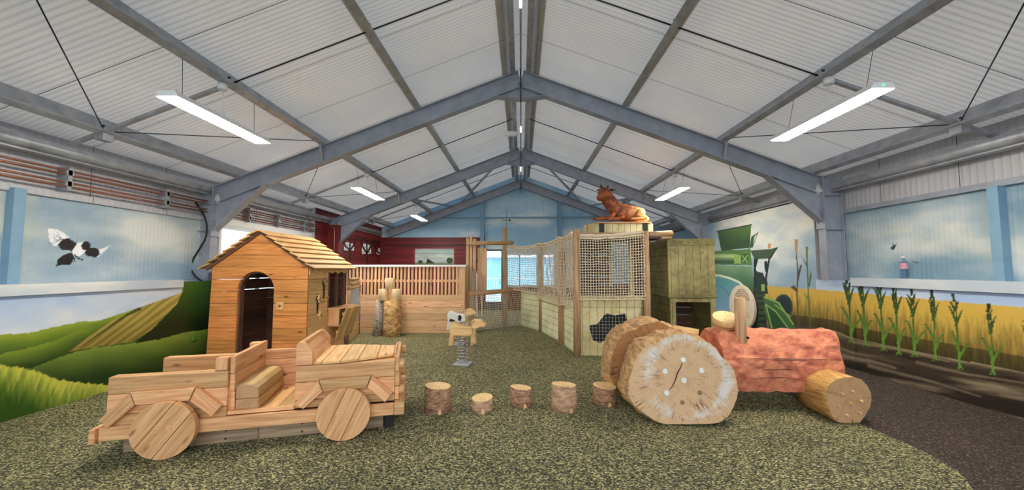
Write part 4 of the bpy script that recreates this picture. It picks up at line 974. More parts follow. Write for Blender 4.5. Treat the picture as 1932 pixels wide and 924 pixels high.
for k in range(4): b = MB(); b.bar(ab(0, .05+k*.075), ab(1, .05+k*.075), .03, .05); b.build('bottom_slat', 'shingle', t, bevel=.003)

# ------------------------------------------------------------------ pen with slats
PY = 9.05; PX0, PX1 = -4.2, -1.33
pen = thing('slatted_pen', 'pale timber pen wall with upright slats and a white top rail', 'pen wall', ((PX0+PX1)/2, PY, 0)); hw = (PX1-PX0)/2
b = MB(); z = 0
for z0, z1 in ((0, .13), (.13, .31), (.31, .46), (.46, .61), (.61, .77), (.77, .90)): b.box(-hw, hw, -.02, .02, z0+.003, z1-.002)
b.build('lower_boards', 'pen', pen, bevel=.003)
b = MB(); n_ = 31
for i in range(n_):
    x = -hw+.03+(2*hw-.22)*i/(n_-1); b.box(x-.024, x+.024, -.02, .012, .90, 1.56)
b.box(hw-.15, hw, -.022, .012, .90, 1.56); b.build('slat_panel', 'pen', pen, bevel=.002)
b = MB(); b.box(-hw, hw, .014, .05, 1.20, 1.26); b.build('mid_rail', 'pen', pen)
b = MB(); b.box(-hw-.02, hw+.03, -.06, .07, 1.56, 1.61); b.build('top_rail', 'whiterail', pen, bevel=.004)
b = MB()
for i in range(4): b.box(hw-.03+.0, hw, .03+i*.15, .03+(i+1)*.15-.004, 0, 1.56)
b.box(hw-.02, hw+.02, .07, .63, 1.565, 1.61); b.build('return_panel', 'pen', pen, bevel=.003)
# three tall boards and rail by the entrance
t = thing('board_post', 'bundle of tall sawn boards carrying the round entrance rail', 'post', (-1.28, 9.75, 0))
b = MB(); b.box(-.12, -.05, -.05, .05, 0, 2.30); b.box(-.03, .03, -.03, .06, 0, 2.36); b.box(.05, .13, -.05, .05, 0, 2.28); build_each(b, 'post_boards', 'pen', t, bevel=.004)
b = MB(); b.box(.16, .40, .04, .10, .92, 2.06); b.build('side_board', 'pen', t, bevel=.003)
b = MB(); b.tube([onY(880, 459, 9.62), onY(960, 458, 9.9), onY(966, 458, 10.3)], .055, 12, mi_end=1); tag(b.build('entrance_rail', ['pole', 'end'], loc=onY(920, 459, 9.7)), 'round peeled log spanning high over the entrance', 'log rail')
b = MB(); b.tube([(-1.27, 9.17, .915), (-.7, 9.7, .93), (-.02, 10.32, .97)], [.055, .06, .055], 12, mi_end=1, wob=.1); tag(b.build('low_rail', ['pole', 'end'], loc=(-.7, 9.7, .93)), 'round peeled log rail above the low entrance net', 'log rail')
b = MB()
def ln(u, v): p = Vector((-1.27, 9.17, 0)).lerp(Vector((-.02, 10.32, 0)), u); return Vector((p.x+.04*math.sin(v*3), p.y-.14*math.sin(u*PI)*(1-v), .02+v*.87+.03*math.sin(u*PI)*(1-v)))
netgrid(b, ln, 34, 16, .0045); tag(b.build('rope_net', 'rope', loc=(-.7, 9.7, 0)), 'low rope net hanging under the entrance log rail', 'net', 'rope nets')
# white rack by the door
t = thing('white_rack', 'narrow white metal rack standing before the far door', 'rack', (-1.42, 12.3, 0)); b = MB()
for x in (-.16, .0, .16): b.box(x-.02, x+.02, -.02, .02, 0, 1.42)
b.box(-.18, .18, -.02, .02, 1.38, 1.44); b.box(-.18, .18, -.02, .02, .7, .74); b.build('rack_frame', 'white', t)

# ------------------------------------------------------------------ boundary posts, boards, nets
P0 = Vector((-.44, 10.35, 0)); A0 = Vector((0, 10.38, 0)); P1 = Vector((.48, 9.42, 0)); P2 = Vector((.83, 7.82, 0)); P3 = Vector((.965, 6.73, 0)); P4 = Vector((2.17, 6.70, 0))
def pole(p, h, r_, lab): b = MB(); b.tube([p, p+Vector((.01, 0, h*.5)), p+Vector((0, 0, h))], [r_, r_*.97, r_*.92], 14, mi_end=1, wob=.08); return tag(b.build('log_post', ['pole', 'end'], loc=p), lab, 'post', 'upright log posts')
pole(P0, 2.62, .07, 'tallest log post at the entrance carrying the weather vane')
pole(P1, 2.17, .055, 'slim log post along the net wall, farthest from the camera')
pole(P2, 2.17, .085, 'log post in the middle of the long net wall')
pole(P3, 2.20, .066, 'log post at the near left corner of the net house')
pole(P4, 2.17, .062, 'log post at the near right corner of the net house')
vn = thing('weather_vane', 'thin dark weather vane above the entrance post', 'weather vane', (P0.x+.05, 10.35, 2.62)); b = MB(); b.tube([(0, 0, -.05), (0, 0, .5)], .006, 6); b.build('rod', 'darksteel', vn)
b = MB(); b.tube([(-.13, 0, .22), (.13, 0, .22)], .007, 6); b.tube([(0, -.1, .22), (0, .1, .22)], .007, 6); b.prism([(.06, .26), (.13, .22), (.06, .18)], -.004, .004, 'xz'); b.build('arrow', 'darksteel', vn)
def screen(a, c, z1a, z1b, lab, mats='sc_cream_z'):
    d = (c-a); n_ = Vector((-d.y, d.x, 0)).normalized(); L = d.length; t = thing('board_screen', lab, 'board wall', a, math.atan2(d.y, d.x), 'painted board walls below the nets')
    b = MB(); b.prism([(0, 0), (L, 0), (L, z1b), (0, z1a)], .0, .03, 'xz'); b.build('panel', mats, t)
    b = MB(); b.bar((0, .015, z1a+.02), (L, .015, z1b+.02), .06, .04); b.build('capping', 'pole', t, bevel=.004); return t
off = Vector((.09, 0, 0))
screen(A0, P1, .95, .88, 'cream painted board wall beside the entrance net')
screen(P1+Vector((.02, -.06, 0)), P2+Vector((.03, .09, 0)), .88, .88, 'cream painted board wall between slim and middle posts')
screen(P2+Vector((.03, -.09, 0)), P3+Vector((.03, .07, 0)), .90, .93, 'short cream painted board wall behind the corner post')
def side_net(a, c, zt0, zt1, zb0, zb1, nu, nv, lab, sag=.05, bow=.04):
    d = (c-a).normalized(); n_ = Vector((d.y, -d.x, 0)); 
    def fn(u, v):
        p = a.lerp(c, u); zt = zt0+(zt1-zt0)*u-sag*math.sin(u*PI); zb = zb0+(zb1-zb0)*u
        jx = .012*noise.noise(Vector((u*9, v*7, nu))); k = math.sin(u*PI)*math.sin(v*PI)
        q = p+n_*(-bow*k+jx*2); return Vector((q.x, q.y, zb+(zt-zb)*v+jx))
    t = thing('rope_net', lab, 'net', a, 0, 'rope nets'); b = MB(T=Matrix.Translation(-a)); netgrid(b, fn, nu, nv, .0062); b.build('mesh_strands', 'rope', t)
    b = MB(T=Matrix.Translation(-a)); 
    b.tube([fn(i/12, 1)+Vector((0, 0, -.01)) for i in range(13)], [.028+.012*noise.noise(Vector((i*.9, nu, 0))) for i in range(13)], 8)
    b.tube([fn(i/12, .95)+Vector((0, -.01, 0)) for i in range(13)], [.018+.01*noise.noise(Vector((i*.9, nu, 4))) for i in range(13)], 8)
    b.tube([fn(i/12, 0) for i in range(13)], .012, 6); build_each(b, 'gathered_edge', 'rope', t); return t
e = Vector((-.07, -.03, 0))
side_net(P0+Vector((.05, -.05, 0)), P1+e, 2.18, 2.12, .98, .93, 20, 20, 'rope net between the tallest entrance post and the slim post', .07)
side_net(P1+e, P2+e, 2.14, 2.14, .80, .78, 24, 20, 'rope net between slim and middle posts')
side_net(P2+e, P3+e, 2.16, 2.15, .78, .90, 15, 20, 'rope net between middle post and near corner post')
side_net(P3+Vector((.06, -.07, 0)), P4+Vector((-.05, -.07, 0)), 2.10, 2.16, .98, .99, 24, 24, 'rope net across the front of the net house', .03, .0)
b = MB()   # stapled edge buttons
for i in range(7): b.tube([P4+Vector((-.045, -.075, 1.05+i*.17)), P4+Vector((-.045, -.088, 1.05+i*.17))], .012, 8)
for i in range(6): b.tube([(1.1+i*.19, 6.655, 2.07+.01*i), (1.1+i*.19, 6.64, 2.07+.01*i)], .010, 8)
tag(b.build('net_fixings', 'white', loc=P4+Vector((0, -.07, 1)), ), 'small white fixings pinning the front net to its post', 'fixings')

# net house front with torn hole
nh = thing('net_house', 'cream painted play house front with a torn black hole and dark inside', 'play house', (1.57, 6.80, 0))
X0, X1, ZT = -.55, .56, .97
hole_px = [(775, 660), (825, 648), (860, 600), (880, 588), (925, 600), (985, 588), (995, 628), (950, 665), (905, 690), (880, 740), (840, 762), (795, 745)]
hole = []
for x, y in hole_px: p = onY(860+x/3.08, 400+y/3.08, 6.80); hole.append((p.x-1.57, p.z))
b = MB(); xs = sorted(set([X0, X1]+[round(h_[0], 4) for h_ in hole]+[X0+.13*i for i in range(1, 9)])); xs = [x for x in xs if X0 <= x <= X1]
def hole_span(x):
    zs = []
    for i in range(len(hole)):
        (xa, za), (xb, zb) = hole[i], hole[(i+1) % len(hole)]
        if (xa-x)*(xb-x) <= 0 and abs(xa-xb) > 1e-9: zs.append(za+(zb-za)*(x-xa)/(xb-xa))
    return (min(zs), max(zs)) if len(zs) >= 2 else None
for a, c in zip(xs[:-1], xs[1:]):
    if c-a < 1e-4: continue
    ha, hc = hole_span(a+1e-5), hole_span(c-1e-5)
    if ha and hc:
        b.prism([(a, 0), (c, 0), (c, hc[0]), (a, ha[0])], 0, .03, 'xz', var=.5); b.prism([(a, ha[1]), (c, hc[1]), (c, ZT), (a, ZT)], 0, .03, 'xz', var=.5)
    else: b.prism([(a, 0), (c, 0), (c, ZT), (a, ZT)], 0, .03, 'xz', var=.5)
b.build('front_panel', 'sc_cream_x', nh)
b = MB(); netgrid(b, lambda u, v: Vector((-.48+u*.98, .036, .18+v*.70)), 17, 12, .0025); b.build('hole_mesh', 'wire', nh)
b = MB(); b.box(X0, X1, .06, .07, 0, .96); b.build('hole_dark_back', 'black', nh)  # black sheet added to give the dark seen through the hole
b = MB(); b.box(X0-.03, X1+.03, -.04, .05, ZT, ZT+.07); b.box(X0-.0, X1, -.02, .05, ZT-.13, ZT-.0); b.build('sill_rail', 'sc_cream_x', nh, bevel=.004)
b = MB(); b.bar((X0, .02, 2.12), (X1, .02, 2.12), .07, .07); b.build('top_rail', 'pole', nh, bevel=.01)
b = MB()
z = .0
while z < 2.1: b.box(-.42, .30, 1.15, 1.18, z, z+.145); b.box(.72, .96, 1.15, 1.18, z, z+.145); z += .15
for z in (0, .15, .3, .45, .6, .75, .9, 1.05): b.box(.30, .72, 1.15, 1.18, z, z+.145)
b.box(-.42, .96, .1, 1.18, 2.05, 2.09)
M['darkwall'] = wood('dark_inner_boards', (88, 58, 50), (50, 32, 28)); b.build('dark_inner_wall', 'darkwall', nh)
b = MB(); b.box(.26, .30, 1.10, 1.15, 1.15, 2.05); b.box(.62, .70, .95, 1.10, 0, 2.05); build_each(b, 'inner_frame', 'sc_cream_x', nh)

# olive stable block
sb = thing('stable_block', 'tall olive painted board stable block with a dark low opening', 'play stable', (3.05, 6.9, 0))
X0, X1 = -.40, .40; ZM = 1.0
b = MB(); b.box(X0-.02, X1+.01, 0, .03, ZM+.05, 2.02); b.box(X0-.02, X0+.01, .03, 1.2, ZM+.05, 2.02, mi=1); b.build('upper_front', ['sc_olive_x', 'sc_olive_z'], sb, bevel=.003)
b = MB(); b.box(X0-.04, X1+.03, -.02, .05, ZM-.01, ZM+.05); b.box(X0-.04, X0, .05, 1.2, ZM-.01, ZM+.05); b.box(X0-.03, X1+.02, -.01, .04, 1.93, 2.03); build_each(b, 'moulding', 'sc_olive_z', sb, bevel=.004)
b = MB(); b.box(X0, X0+.03, .03, 1.2, 0, ZM-.01); b.build('lower_side', 'sc_olive_z', sb)
b = MB(); b.box(X0, X0+.10, 0, .03, 0, ZM-.01); b.box(X1-.09, X1, 0, .03, 0, ZM-.01); b.box(X0+.10, X1-.09, 0, .03, .92, ZM-.01); build_each(b, 'opening_frame', 'sc_olive_x', sb, bevel=.003)
b = MB(); b.box(X0, X1, .0, 1.2, 2.02, 2.05); b.box(X1-.03, X1, .03, 1.2, 0, 2.0); b.build('roof_and_side', 'sc_olive_z', sb)
b = MB(); z = 0
while z < 1.0: b.box(X0+.03, X1-.03, .9, .92, z, z+.135); z += .15
b.build('inner_boards', 'darkwood', sb); b = MB(); b.box(X0+.03, X0+.10, .25, .31, 0, 1.0); b.build('inner_post', 'darkwood', sb)
b = MB(); b.tube([onY(1222, 443, 7.3), onY(1266, 440, 7.6)], .06, 12, mi_end=1); b.tube([onY(1222, 452, 7.25), onY(1266, 447, 7.55)], .03, 10); tag(b.build('roof_log', ['pole', 'end'], loc=onY(1240, 443, 7.4)), 'short peeled log lying on top between net house and stable block', 'log')

# ------------------------------------------------------------------ cow on its plinth
CY = 8.4
pl = thing('cow_plinth', 'cream boarded plinth with black slots on top of the net house', 'plinth', (2.25, CY, 1.95))
b = MB(); b.prism([(-.66, 0), (.62, 0), (.70, .15), (.70, 1.1), (-.70, 1.1), (-.82, .30)], .30, .56, 'xy'); b.build('boarded_box', 'sc_cream_x', pl, bevel=.004)
b = MB(); b.prism([(-.58, -.03), (.60, -.03), (.68, .2), (.68, 1.12), (-.66, 1.12), (-.66, .2)], .562, .59, 'xy'); b.build('top_board', 'jeep', pl, bevel=.004)
for x in (-.53, .42): b = MB(); b.box(x, x+.11, -.012, .0, .32, .56); b.build('black_slot', 'black', pl)
b = MB(); b.box(-.62, -.54, .1, .2, -1.95, .30); b.box(.54, .62, .1, .2, -1.95, .30); b.box(-.62, -.54, .95, 1.05, -1.95, .30); b.box(.54, .62, .95, 1.05, -1.95, .30); build_each(b, 'support_post', 'darkwood', pl)
M['cow'] = bark('carved_cow_wood', (176, 94, 48), (96, 42, 22), 7, .5, (1, 1, 1)); 
def cowmat():
    b_ = NB('cow_wood'); t_ = b_.n('ShaderNodeTexCoord'); nz = b_.n('ShaderNodeTexNoise', i_Scale=9.0, i_Detail=6.0, i_Distortion=.8); b_.l(t_.outputs['Object'], nz.inputs['Vector'])
    sp = b_.n('ShaderNodeSeparateXYZ'); b_.l(t_.outputs['Object'], sp.inputs[0])
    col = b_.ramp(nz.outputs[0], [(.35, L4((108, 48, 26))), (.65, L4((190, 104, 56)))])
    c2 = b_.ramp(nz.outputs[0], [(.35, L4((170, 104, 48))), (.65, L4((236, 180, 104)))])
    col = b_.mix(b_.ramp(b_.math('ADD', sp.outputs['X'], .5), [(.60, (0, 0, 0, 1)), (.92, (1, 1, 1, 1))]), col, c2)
    b_.l(col, b_.p.inputs['Base Color']); b_.p.inputs['Roughness'].default_value = .6; b_.bump(nz.outputs[0], .6, .02); return b_.m
M['cow'] = cowmat(); M['cowdark'] = plain('cow_dark_wood', (66, 34, 26), .6, 0, 12, .2)
def skin(name, nodes, edges, mat, parent, sub=2, root=0):
    me = bpy.data.meshes.new(name); me.from_pydata([n_[:3] for n_ in nodes], edges, []); o = bpy.data.objects.new(name, me); link(o); o.parent = parent
    s_ = o.modifiers.new('skin', 'SKIN'); s_.use_smooth_shade = True
    if not me.skin_vertices: me.skin_vertices.new()
    for i, n_ in enumerate(nodes):
        r_ = n_[3]; me.skin_vertices[0].data[i].radius = r_ if isinstance(r_, tuple) else (r_, r_)
        me.skin_vertices[0].data[i].use_root = (i == root)
    q = o.modifiers.new('sub', 'SUBSURF'); q.levels = sub; q.render_levels = sub; me.materials.append(M[mat]); return o
cow = thing('carved_cow', 'brown carved wooden cow lying on the plinth, head turned left', 'carved cow', (2.25, CY+.25, 2.572))
# local x right, z up; sizes from the photo
S = CY/720*1.03
def cp(x, y): return ((x-1182)*S, (417-y)*S)
def cn(x, y, dy, r_): a, c = cp(x, y); return (a, dy, c, r_)
nodes = [cn(1204, 400, 0, .215), cn(1226, 407, .04, .15), cn(1176, 398, 0, .22), cn(1161, 379, -.03, .165), cn(1152, 362, -.09, .17), cn(1141, 375, -.26, .12)]
skin('body', nodes, [(0, 1), (0, 2), (2, 3), (3, 4), (4, 5)], 'cow', cow)
for nm, nn_ in (('front_leg', [cn(1170, 402, -.14, .07), cn(1160, 411, -.20, .05), cn(1140, 413, -.20, .038), cn(1127, 413, -.19, .032)]), ('front_leg', [cn(1172, 404, -.18, .07), cn(1184, 411, -.25, .045), cn(1166, 414, -.27, .035), cn(1152, 415, -.27, .032)]),
                ('hind_leg', [cn(1218, 398, -.10, .12), cn(1208, 409, -.20, .07), cn(1226, 413, -.24, .042), cn(1204, 414, -.27, .032), cn(1192, 415, -.28, .03)]), ('hind_leg', [cn(1222, 404, .1, .09), cn(1238, 412, .10, .05), cn(1224, 414, .0, .035)])):
    skin(nm, nn_, [(i, i+1) for i in range(len(nn_)-1)], 'cow', cow)
for nm, a, c, r_ in (('ear', cn(1159, 358, -.04, 0), cn(1175, 355, .03, 0), .034), ('ear', cn(1148, 357, -.06, 0), cn(1138, 357, -.02, 0), .026), ('horn', cn(1156, 356, -.08, 0), cn(1160, 349, -.07, 0), .022), ('horn', cn(1147, 355, -.10, 0), cn(1144, 347, -.09, 0), .022)):
    b = MB(); p, q = Vector(a[:3]), Vector(c[:3]); b.tube([p, p.lerp(q, .5)+Vector((0, 0, .01)), q], [r_, r_*.9, r_*.25], 8); b.build(nm, 'cowdark', cow)
b = MB(); hp, hq = Vector(cn(1156, 357, -.02, 0)[:3]), Vector(cn(1139, 377, -.26, 0)[:3])
b.tube([hp.lerp(hq, t_) for t_ in (0, .08, .3, .55, .75, .92, 1)], [.05, .105, .135, .105, .08, .085, .05], 14, wob=.08); b.build('head', 'cow', cow, bevel=0)
b = MB()
for dx in (-.022, .05): 
    a, c = cp(1147, 360); b.tube([(a+dx-.01, -.18, c), (a+dx-.01, -.225, c)], .014, 8)
build_each(b, 'eye', 'cowdark', cow)

# ------------------------------------------------------------------ maze disc on the mural
mz = onX(1403, 579, XR); t = thing('maze_disc', 'round pale wooden disc carved with curved grooves on the harvester wheel', 'play disc', (XR, mz.y, mz.z)); r_ = .49
b = MB(); cir = [(r_*math.cos(a*2*PI/48), r_*math.sin(a*2*PI/48)) for a in range(48)]; b.prism(cir, -.002, -.06, 'yz'); M['disc'] = plain('pale_disc_ply', (238, 222, 196), .5, 0, 6, .06); b.build('disc', 'disc', t, bevel=.006)
b = MB()
for q in range(5):
    rr = .07+q*.055
    b.tube([(-.062, .0-rr*math.cos(a)*.9-.05, .17+rr*math.sin(a)*.8) for a in [PI*i/14 for i in range(15)]], .009, 4); b.tube([(-.062, .0-rr*math.cos(a)*.9-.05, -.22+rr*math.sin(a)*.6) for a in [PI*i/14 for i in range(15)]], .006, 4)
b.build('groove', 'weath', t)

# ------------------------------------------------------------------ log tractor
tr = thing('log_tractor', 'big log tractor with a chunky red body and round log wheels', 'play tractor', (2.3, 4.3, 0))
TL = Vector((2.3, 4.3, 0))
outl = [(560, 290), (600, 303), (640, 328), (700, 343), (760, 380), (800, 438), (852, 482), (882, 530), (897, 600), (905, 650), (897, 700), (872, 762), (842, 812), (790, 850), (730, 860), (600, 862), (440, 862), (390, 845), (320, 800), (250, 745), (212, 680), (216, 590), (240, 500), (270, 430), (305, 385), (345, 355), (400, 345), (440, 312), (500, 298)]
o2 = []
n_ = len(outl)
for i in range(n_):
    a, c = outl[i], outl[(i+1) % n_]
    for k in range(4): o2.append((a[0]+(c[0]-a[0])*k/4, a[1]+(c[1]-a[1])*k/4))
DY = 3.80
base = [onY(1120+p[0]/3.3, 540+p[1]/3.3, DY) for p in o2]; cz = Vector((sum(p.x for p in base)/len(base), DY, sum(p.z for p in base)/len(base)))
def ring(y, s_, rough, seed):
    out = []
    for k, p in enumerate(base):
        d = p-cz; a = math.atan2(d.z, d.x); f_ = s_*(1+rough*noise.noise(Vector((math.cos(a)*2.6, math.sin(a)*2.6, seed+y*2.2)))+rough*1.1*abs(noise.noise(Vector((math.cos(a)*7, math.sin(a)*7, seed+y*6))))-rough*.25)
        q = cz+d*f_; q.y = y; q.z = max(q.z, .004); out.append(q-TL)
    return out
def disc_wheel(y0, y1, nm, end, side, s0, seed, tread=.05, lab=None):
    b = MB(); rings = [ring(y0, s0*.985, .0, seed), ring(y0+.015, s0, .0, seed)]; n_ = 14
    for i in range(1, n_): rings.append(ring(y0+.015+(y1-y0-.03)*i/n_, s0*(1+.035*math.sin(i/n_*PI)), tread, seed))
    rings += [ring(y1-.015, s0, tread*.6, seed), ring(y1, s0*.97, tread*.6, seed)]
    rings = [r_[::-1] for r_ in rings]
    b.loft(rings[::-1], 0, 1, cen=(cz-TL+Vector((0, y1-DY, 0)), cz-TL)); o = b.build(nm, [side, end], tr)
    return o
w1 = disc_wheel(DY, 4.15, 'rear_wheel', 'end_pale', 'drumside', 1.0, 1.0, .08); w1['label'] = 'chalky near rear wheel with plugged bolt holes'
disc_wheel(4.15, 4.48, 'drum_core', 'drumside', 'drumside', .76, 5.0, .10)
disc_wheel(4.48, 5.0, 'rear_wheel', 'end_brown', 'drumside', 1.05, 9.0, .09)
b = MB()
for x, y in ((556, 456), (442, 527), (669, 523), (560, 583), (452, 662)):
    p = onY(1120+x/3.3, 540+y/3.3, DY)-TL; b.tube([p+Vector((0, .004, 0)), p+Vector((0, -.016, 0))], .026, 16)
build_each(b, 'wheel_plug', 'whitepaint', w1, bevel=.003)
b = MB()
for x, y in ((660, 662), (552, 722), (555, 828)):
    p = onY(1120+x/3.3, 540+y/3.3, DY)-TL; b.tube([p+Vector((0, .004, 0)), p+Vector((0, -.006, 0))], .022 if y < 800 else .012, 12)
build_each(b, 'bolt_hole', 'weath', w1)
b = MB(); crk = [onY(1120+x/3.3, 540+y/3.3, DY)-TL+Vector((0, -.002, 0)) for x, y in ((552, 475), (540, 505), (518, 545), (508, 585), (490, 620), (470, 645))]; b.tube(crk, [.003, .006, .007, .006, .005, .002], 5); b.build('long_crack', 'darkwood', w1)
# body: roughly hewn red log
def hewn(name, L0, L1, prof, mat, parent, nx=46, amp=.034, seed=0):
    """profile (y,z) swept along x with chiselled noise"""
    m_ = len(prof); rings = []
    for i in range(nx+1):
        x = L0+(L1-L0)*i/nx; rg = []
        cy = sum(p[0] for p in prof)/m_; cz_ = sum(p[1] for p in prof)/m_
        e_ = min(i, nx-i)/nx; tap = 1-.04*max(0, 1-e_*20)
        for k, p in enumerate(prof):
            c = Vector((x*7, p[0]*9, p[1]*9+seed)); v_ = noise.voronoi(c, distance_metric='DISTANCE')[0]; a = amp*(v_[1]-v_[0]-.3)+amp*.8*noise.noise(c*.6)
            dy, dz = p[0]-cy, p[1]-cz_; l_ = math.hypot(dy, dz); rg.append(Vector((x+(i/nx)*(p[0]+.1)*.42, cy+dy*(tap+a/l_), cz_+dz*(tap+a/l_))))
        rings.append(rg)
    b = MB(); b.loft(rings); b.sm = [False]*len(b.sm); return b.build(name, mat, parent)
def dense(poly, n_):
    out = []
    for i in range(len(poly)):
        a, c = poly[i], poly[(i+1) % len(poly)]; L = math.hypot(c[0]-a[0], c[1]-a[1]); k = max(1, int(L/n_))
        for j in range(k): out.append((a[0]+(c[0]-a[0])*j/k, a[1]+(c[1]-a[1])*j/k))
    return out
prof = dense([(-.10, .20), (-.13, .36), (-.11, .56), (-.04, .68), (.10, .80), (.36, .81), (.48, .72), (.54, .5), (.50, .24), (.3, .19)], .028)
bd = hewn('body', -.12, 1.13, prof, 'red', tr, nx=58); bd['label'] = 'rough hewn red stained body'
b = MB()
for x0, x1, z in ((.25, .93, .545), (.25, .58, .445), (.22, .5, .36)): b.tube([Vector((x0, -.128, z)), Vector(((x0+x1)/2, -.138, z+.004)), Vector((x1, -.128, z+.002))], [.002, .006, .002], 5)
build_each(b, 'split_line', 'darkwood', bd)
# raised pad at cockpit end
pp = onY(1398, 628, 4.35)-TL
b = MB(); b.tube([(pp.x, pp.y, .66), (pp.x+.0, pp.y, 1.185)], [.062, .055], 16, mi_end=1); k_ = b.build('steering_post', ['pole', 'end'], tr, bevel=.004)
b = MB(); b.tube([(pp.x+.035, pp.y-.055, .755), (pp.x+.037, pp.y-.07, .755)], .014, 8); build_each(b, 'bolt_hole', 'black', k_)
sp_ = onY(1368, 603, 4.5)-TL
b = MB(); ax = Vector((-.10, -.38, .92)).normalized(); b.tube([sp_-ax*.03, sp_+ax*.045], .135, 28, mi_end=1); b.build('steering_wheel', ['seatlog', 'end_stump'], tr, bevel=.006)
b = MB(); b.bar(sp_+Vector((.18, .05, -.09)), sp_+Vector((-.07, .02, -.10)), .12, .10); b.build('wheel_block', 'jeep', tr, bevel=.006)
b = MB(); b.tube([onY(1262, 622, 5.05)-TL, onY(1318, 632, 4.9)-TL], [.07, .07], 16, mi_end=1, wob=.1); b.tube([onY(1262, 622, 5.05)-TL, onY(1262, 640, 5.05)-TL+Vector((0, 0, -.2))], .05, 8); b.build('seat_log', ['seatlog', 'end'], tr)
# front wheel log
FY = 3.90; fo = [(785, 700), (790, 650), (812, 625), (850, 600), (900, 588), (960, 585), (1010, 600), (1048, 640), (1072, 690), (1075, 730), (1065, 780), (1030, 840), (1000, 878), (930, 882), (855, 876), (820, 830), (795, 775)]
fb = []
for i in range(len(fo)):
    a, c = fo[i], fo[(i+1) % len(fo)]
    for k in range(3): fb.append(onY(1330+(a[0]+(c[0]-a[0])*k/3)/3.42, 540+(a[1]+(c[1]-a[1])*k/3)/3.42, FY))
fc = sum(fb, Vector())/len(fb); rings = []
for j in range(6):
    y = FY+.44*j/5; rg = []
    for p in fb:
        d = p-fc; a = math.atan2(d.z, d.x); f_ = 1+(.03*noise.noise(Vector((math.cos(a)*2, math.sin(a)*2, j*.4))) if j else 0); q = fc+d*f_; q.y = y; q.z = max(q.z, .003); rg.append(q-TL)
    rings.append(rg[::-1])
if (rings[0][1]-rings[0][0]).length: pass
b = MB(); b.loft(rings[::-1] if True else rings, 0, 1, cen=(fc-TL+Vector((0, .44, 0)), fc-TL)); fwl = b.build('front_wheel', ['frontlog', 'end'], tr); fwl['label'] = 'yellow log front wheel with small wooden pegs'
b = MB()
for x, y in ((882, 692), (950, 678), (1005, 738), (935, 752), (860, 775), (995, 815), (912, 830)):
    p = onY(1330+x/3.42, 540+y/3.42, FY)-TL; b.tube([p+Vector((0, .004, 0)), p+Vector((0, -.022, 0))], .014, 10)
build_each(b, 'peg', 'seatlog', fwl, bevel=.002)
b = MB(); b.tube([fc-TL+Vector((0, .3, .02)), fc-TL+Vector((0, .9, .02))], .07, 12); b.build('front_axle', 'weath', tr)

# ------------------------------------------------------------------ stepping stumps
for px, pb, pw, py, col, lab in ((826, 778, 50, 721, 0, 'leftmost stump in the row, wide and tall with split bark'), (910, 778, 40, 743, 1, 'smallest stump, second from the left of the row'), (983, 768, 40, 724, 0, 'middle stump of the row with dark bark'), (1064, 776, 47, 718, 1, 'tallest smooth sided stump, second from the right of the row'), (1141, 765, 43, 721, 0, 'rightmost stump of the row beside the big log wheel')):
    g = onZ(px, pb-5); sc = g.y/720; r_ = pw/2*sc*.97; gy = g.y+.0
    top = onY(px, py+6, gy); h_ = top.z; t = thing('tree_stump', lab, 'stump', (g.x, gy, 0), 0, 'stepping stumps in a row')
    b = MB(); sd = px; n_ = 28; rings = []
    for j in range(5):
        rg = []
        for k in range(n_):
            a = 2*PI*k/n_; f_ = r_*(1+.05*noise.noise(Vector((math.cos(a)*1.5, math.sin(a)*1.5, sd)))+.02*noise.noise(Vector((math.cos(a)*5, math.sin(a)*5, sd+j*.3)))+(.03 if j == 0 else 0)-(.02 if j == 4 else 0))
            rg.append(Vector((f_*math.cos(a), f_*math.sin(a), h_*[0, .3, .65, .97, 1][j]+(.012*math.cos(a+sd) if j >= 3 else 0))))
        rings.append(rg)
    b.loft(rings, 0, 1); b.build('trunk', ['bark_red' if col == 0 else M.setdefault('bark_smooth', bark('smooth_bark', (214, 174, 140), (150, 108, 80), 9, .4, (3, 1, 1))), 'end_stump'], t)
    b = MB(); b.prism([(-.018, 0), (.022, 0), (.012, .04), (-.008, .05)], -r_*1.03, -r_*.9, 'xz', var=.6); nk = b.build('cut_notch', 'seatlog', t); nk.rotation_euler = (0, 0, .3+.2*math.sin(px))

# ------------------------------------------------------------------ tree trunk with log stack
tp = thing('upright_log', 'thick peeled trunk with brown patches standing before the pen', 'upright log', (-2.93, 8.70, 0))
b = MB(); b.tube([(0, 0, 0), (.0, 0, .2), (.01, 0, .5), (0, 0, .80)], [.205, .195, .19, .19], 24, mi_end=1, wob=.16); b.build('trunk', ['bark_yel', 'end_stump'], tp)
tp = thing('upright_log', 'leaning pale birch trunk beside the thick peeled trunk', 'upright log', (-3.27, 8.72, 0))
b = MB(); b.tube([(0, 0, 0), (.03, 0, .3), (.06, 0, .79)], [.12, .11, .105], 18, mi_end=1, wob=.12); b.build('trunk', ['birch', 'end_stump'], tp)
M['pale_log'] = bark('pale_cut_log', (244, 220, 176), (206, 172, 122), 5, .2, (1, 6, 1))
for x, z, lab in ((-3.13, .805, 'short pale log on the birch trunk, lower left of three'), (-2.85, .805, 'short pale log on the thick trunk, lower right of three'), (-2.99, 1.055, 'short pale log topping the small log pyramid')):
    b = MB(); b.tube([(x, 8.68, z), (x, 8.68, z+.248)], [.108, .108], 20, mi_end=1, wob=.05); tag(b.build('short_log', ['pale_log', 'end_stump'], loc=(x, 8.68, z), bevel=.003), lab, 'log', 'short stacked logs')

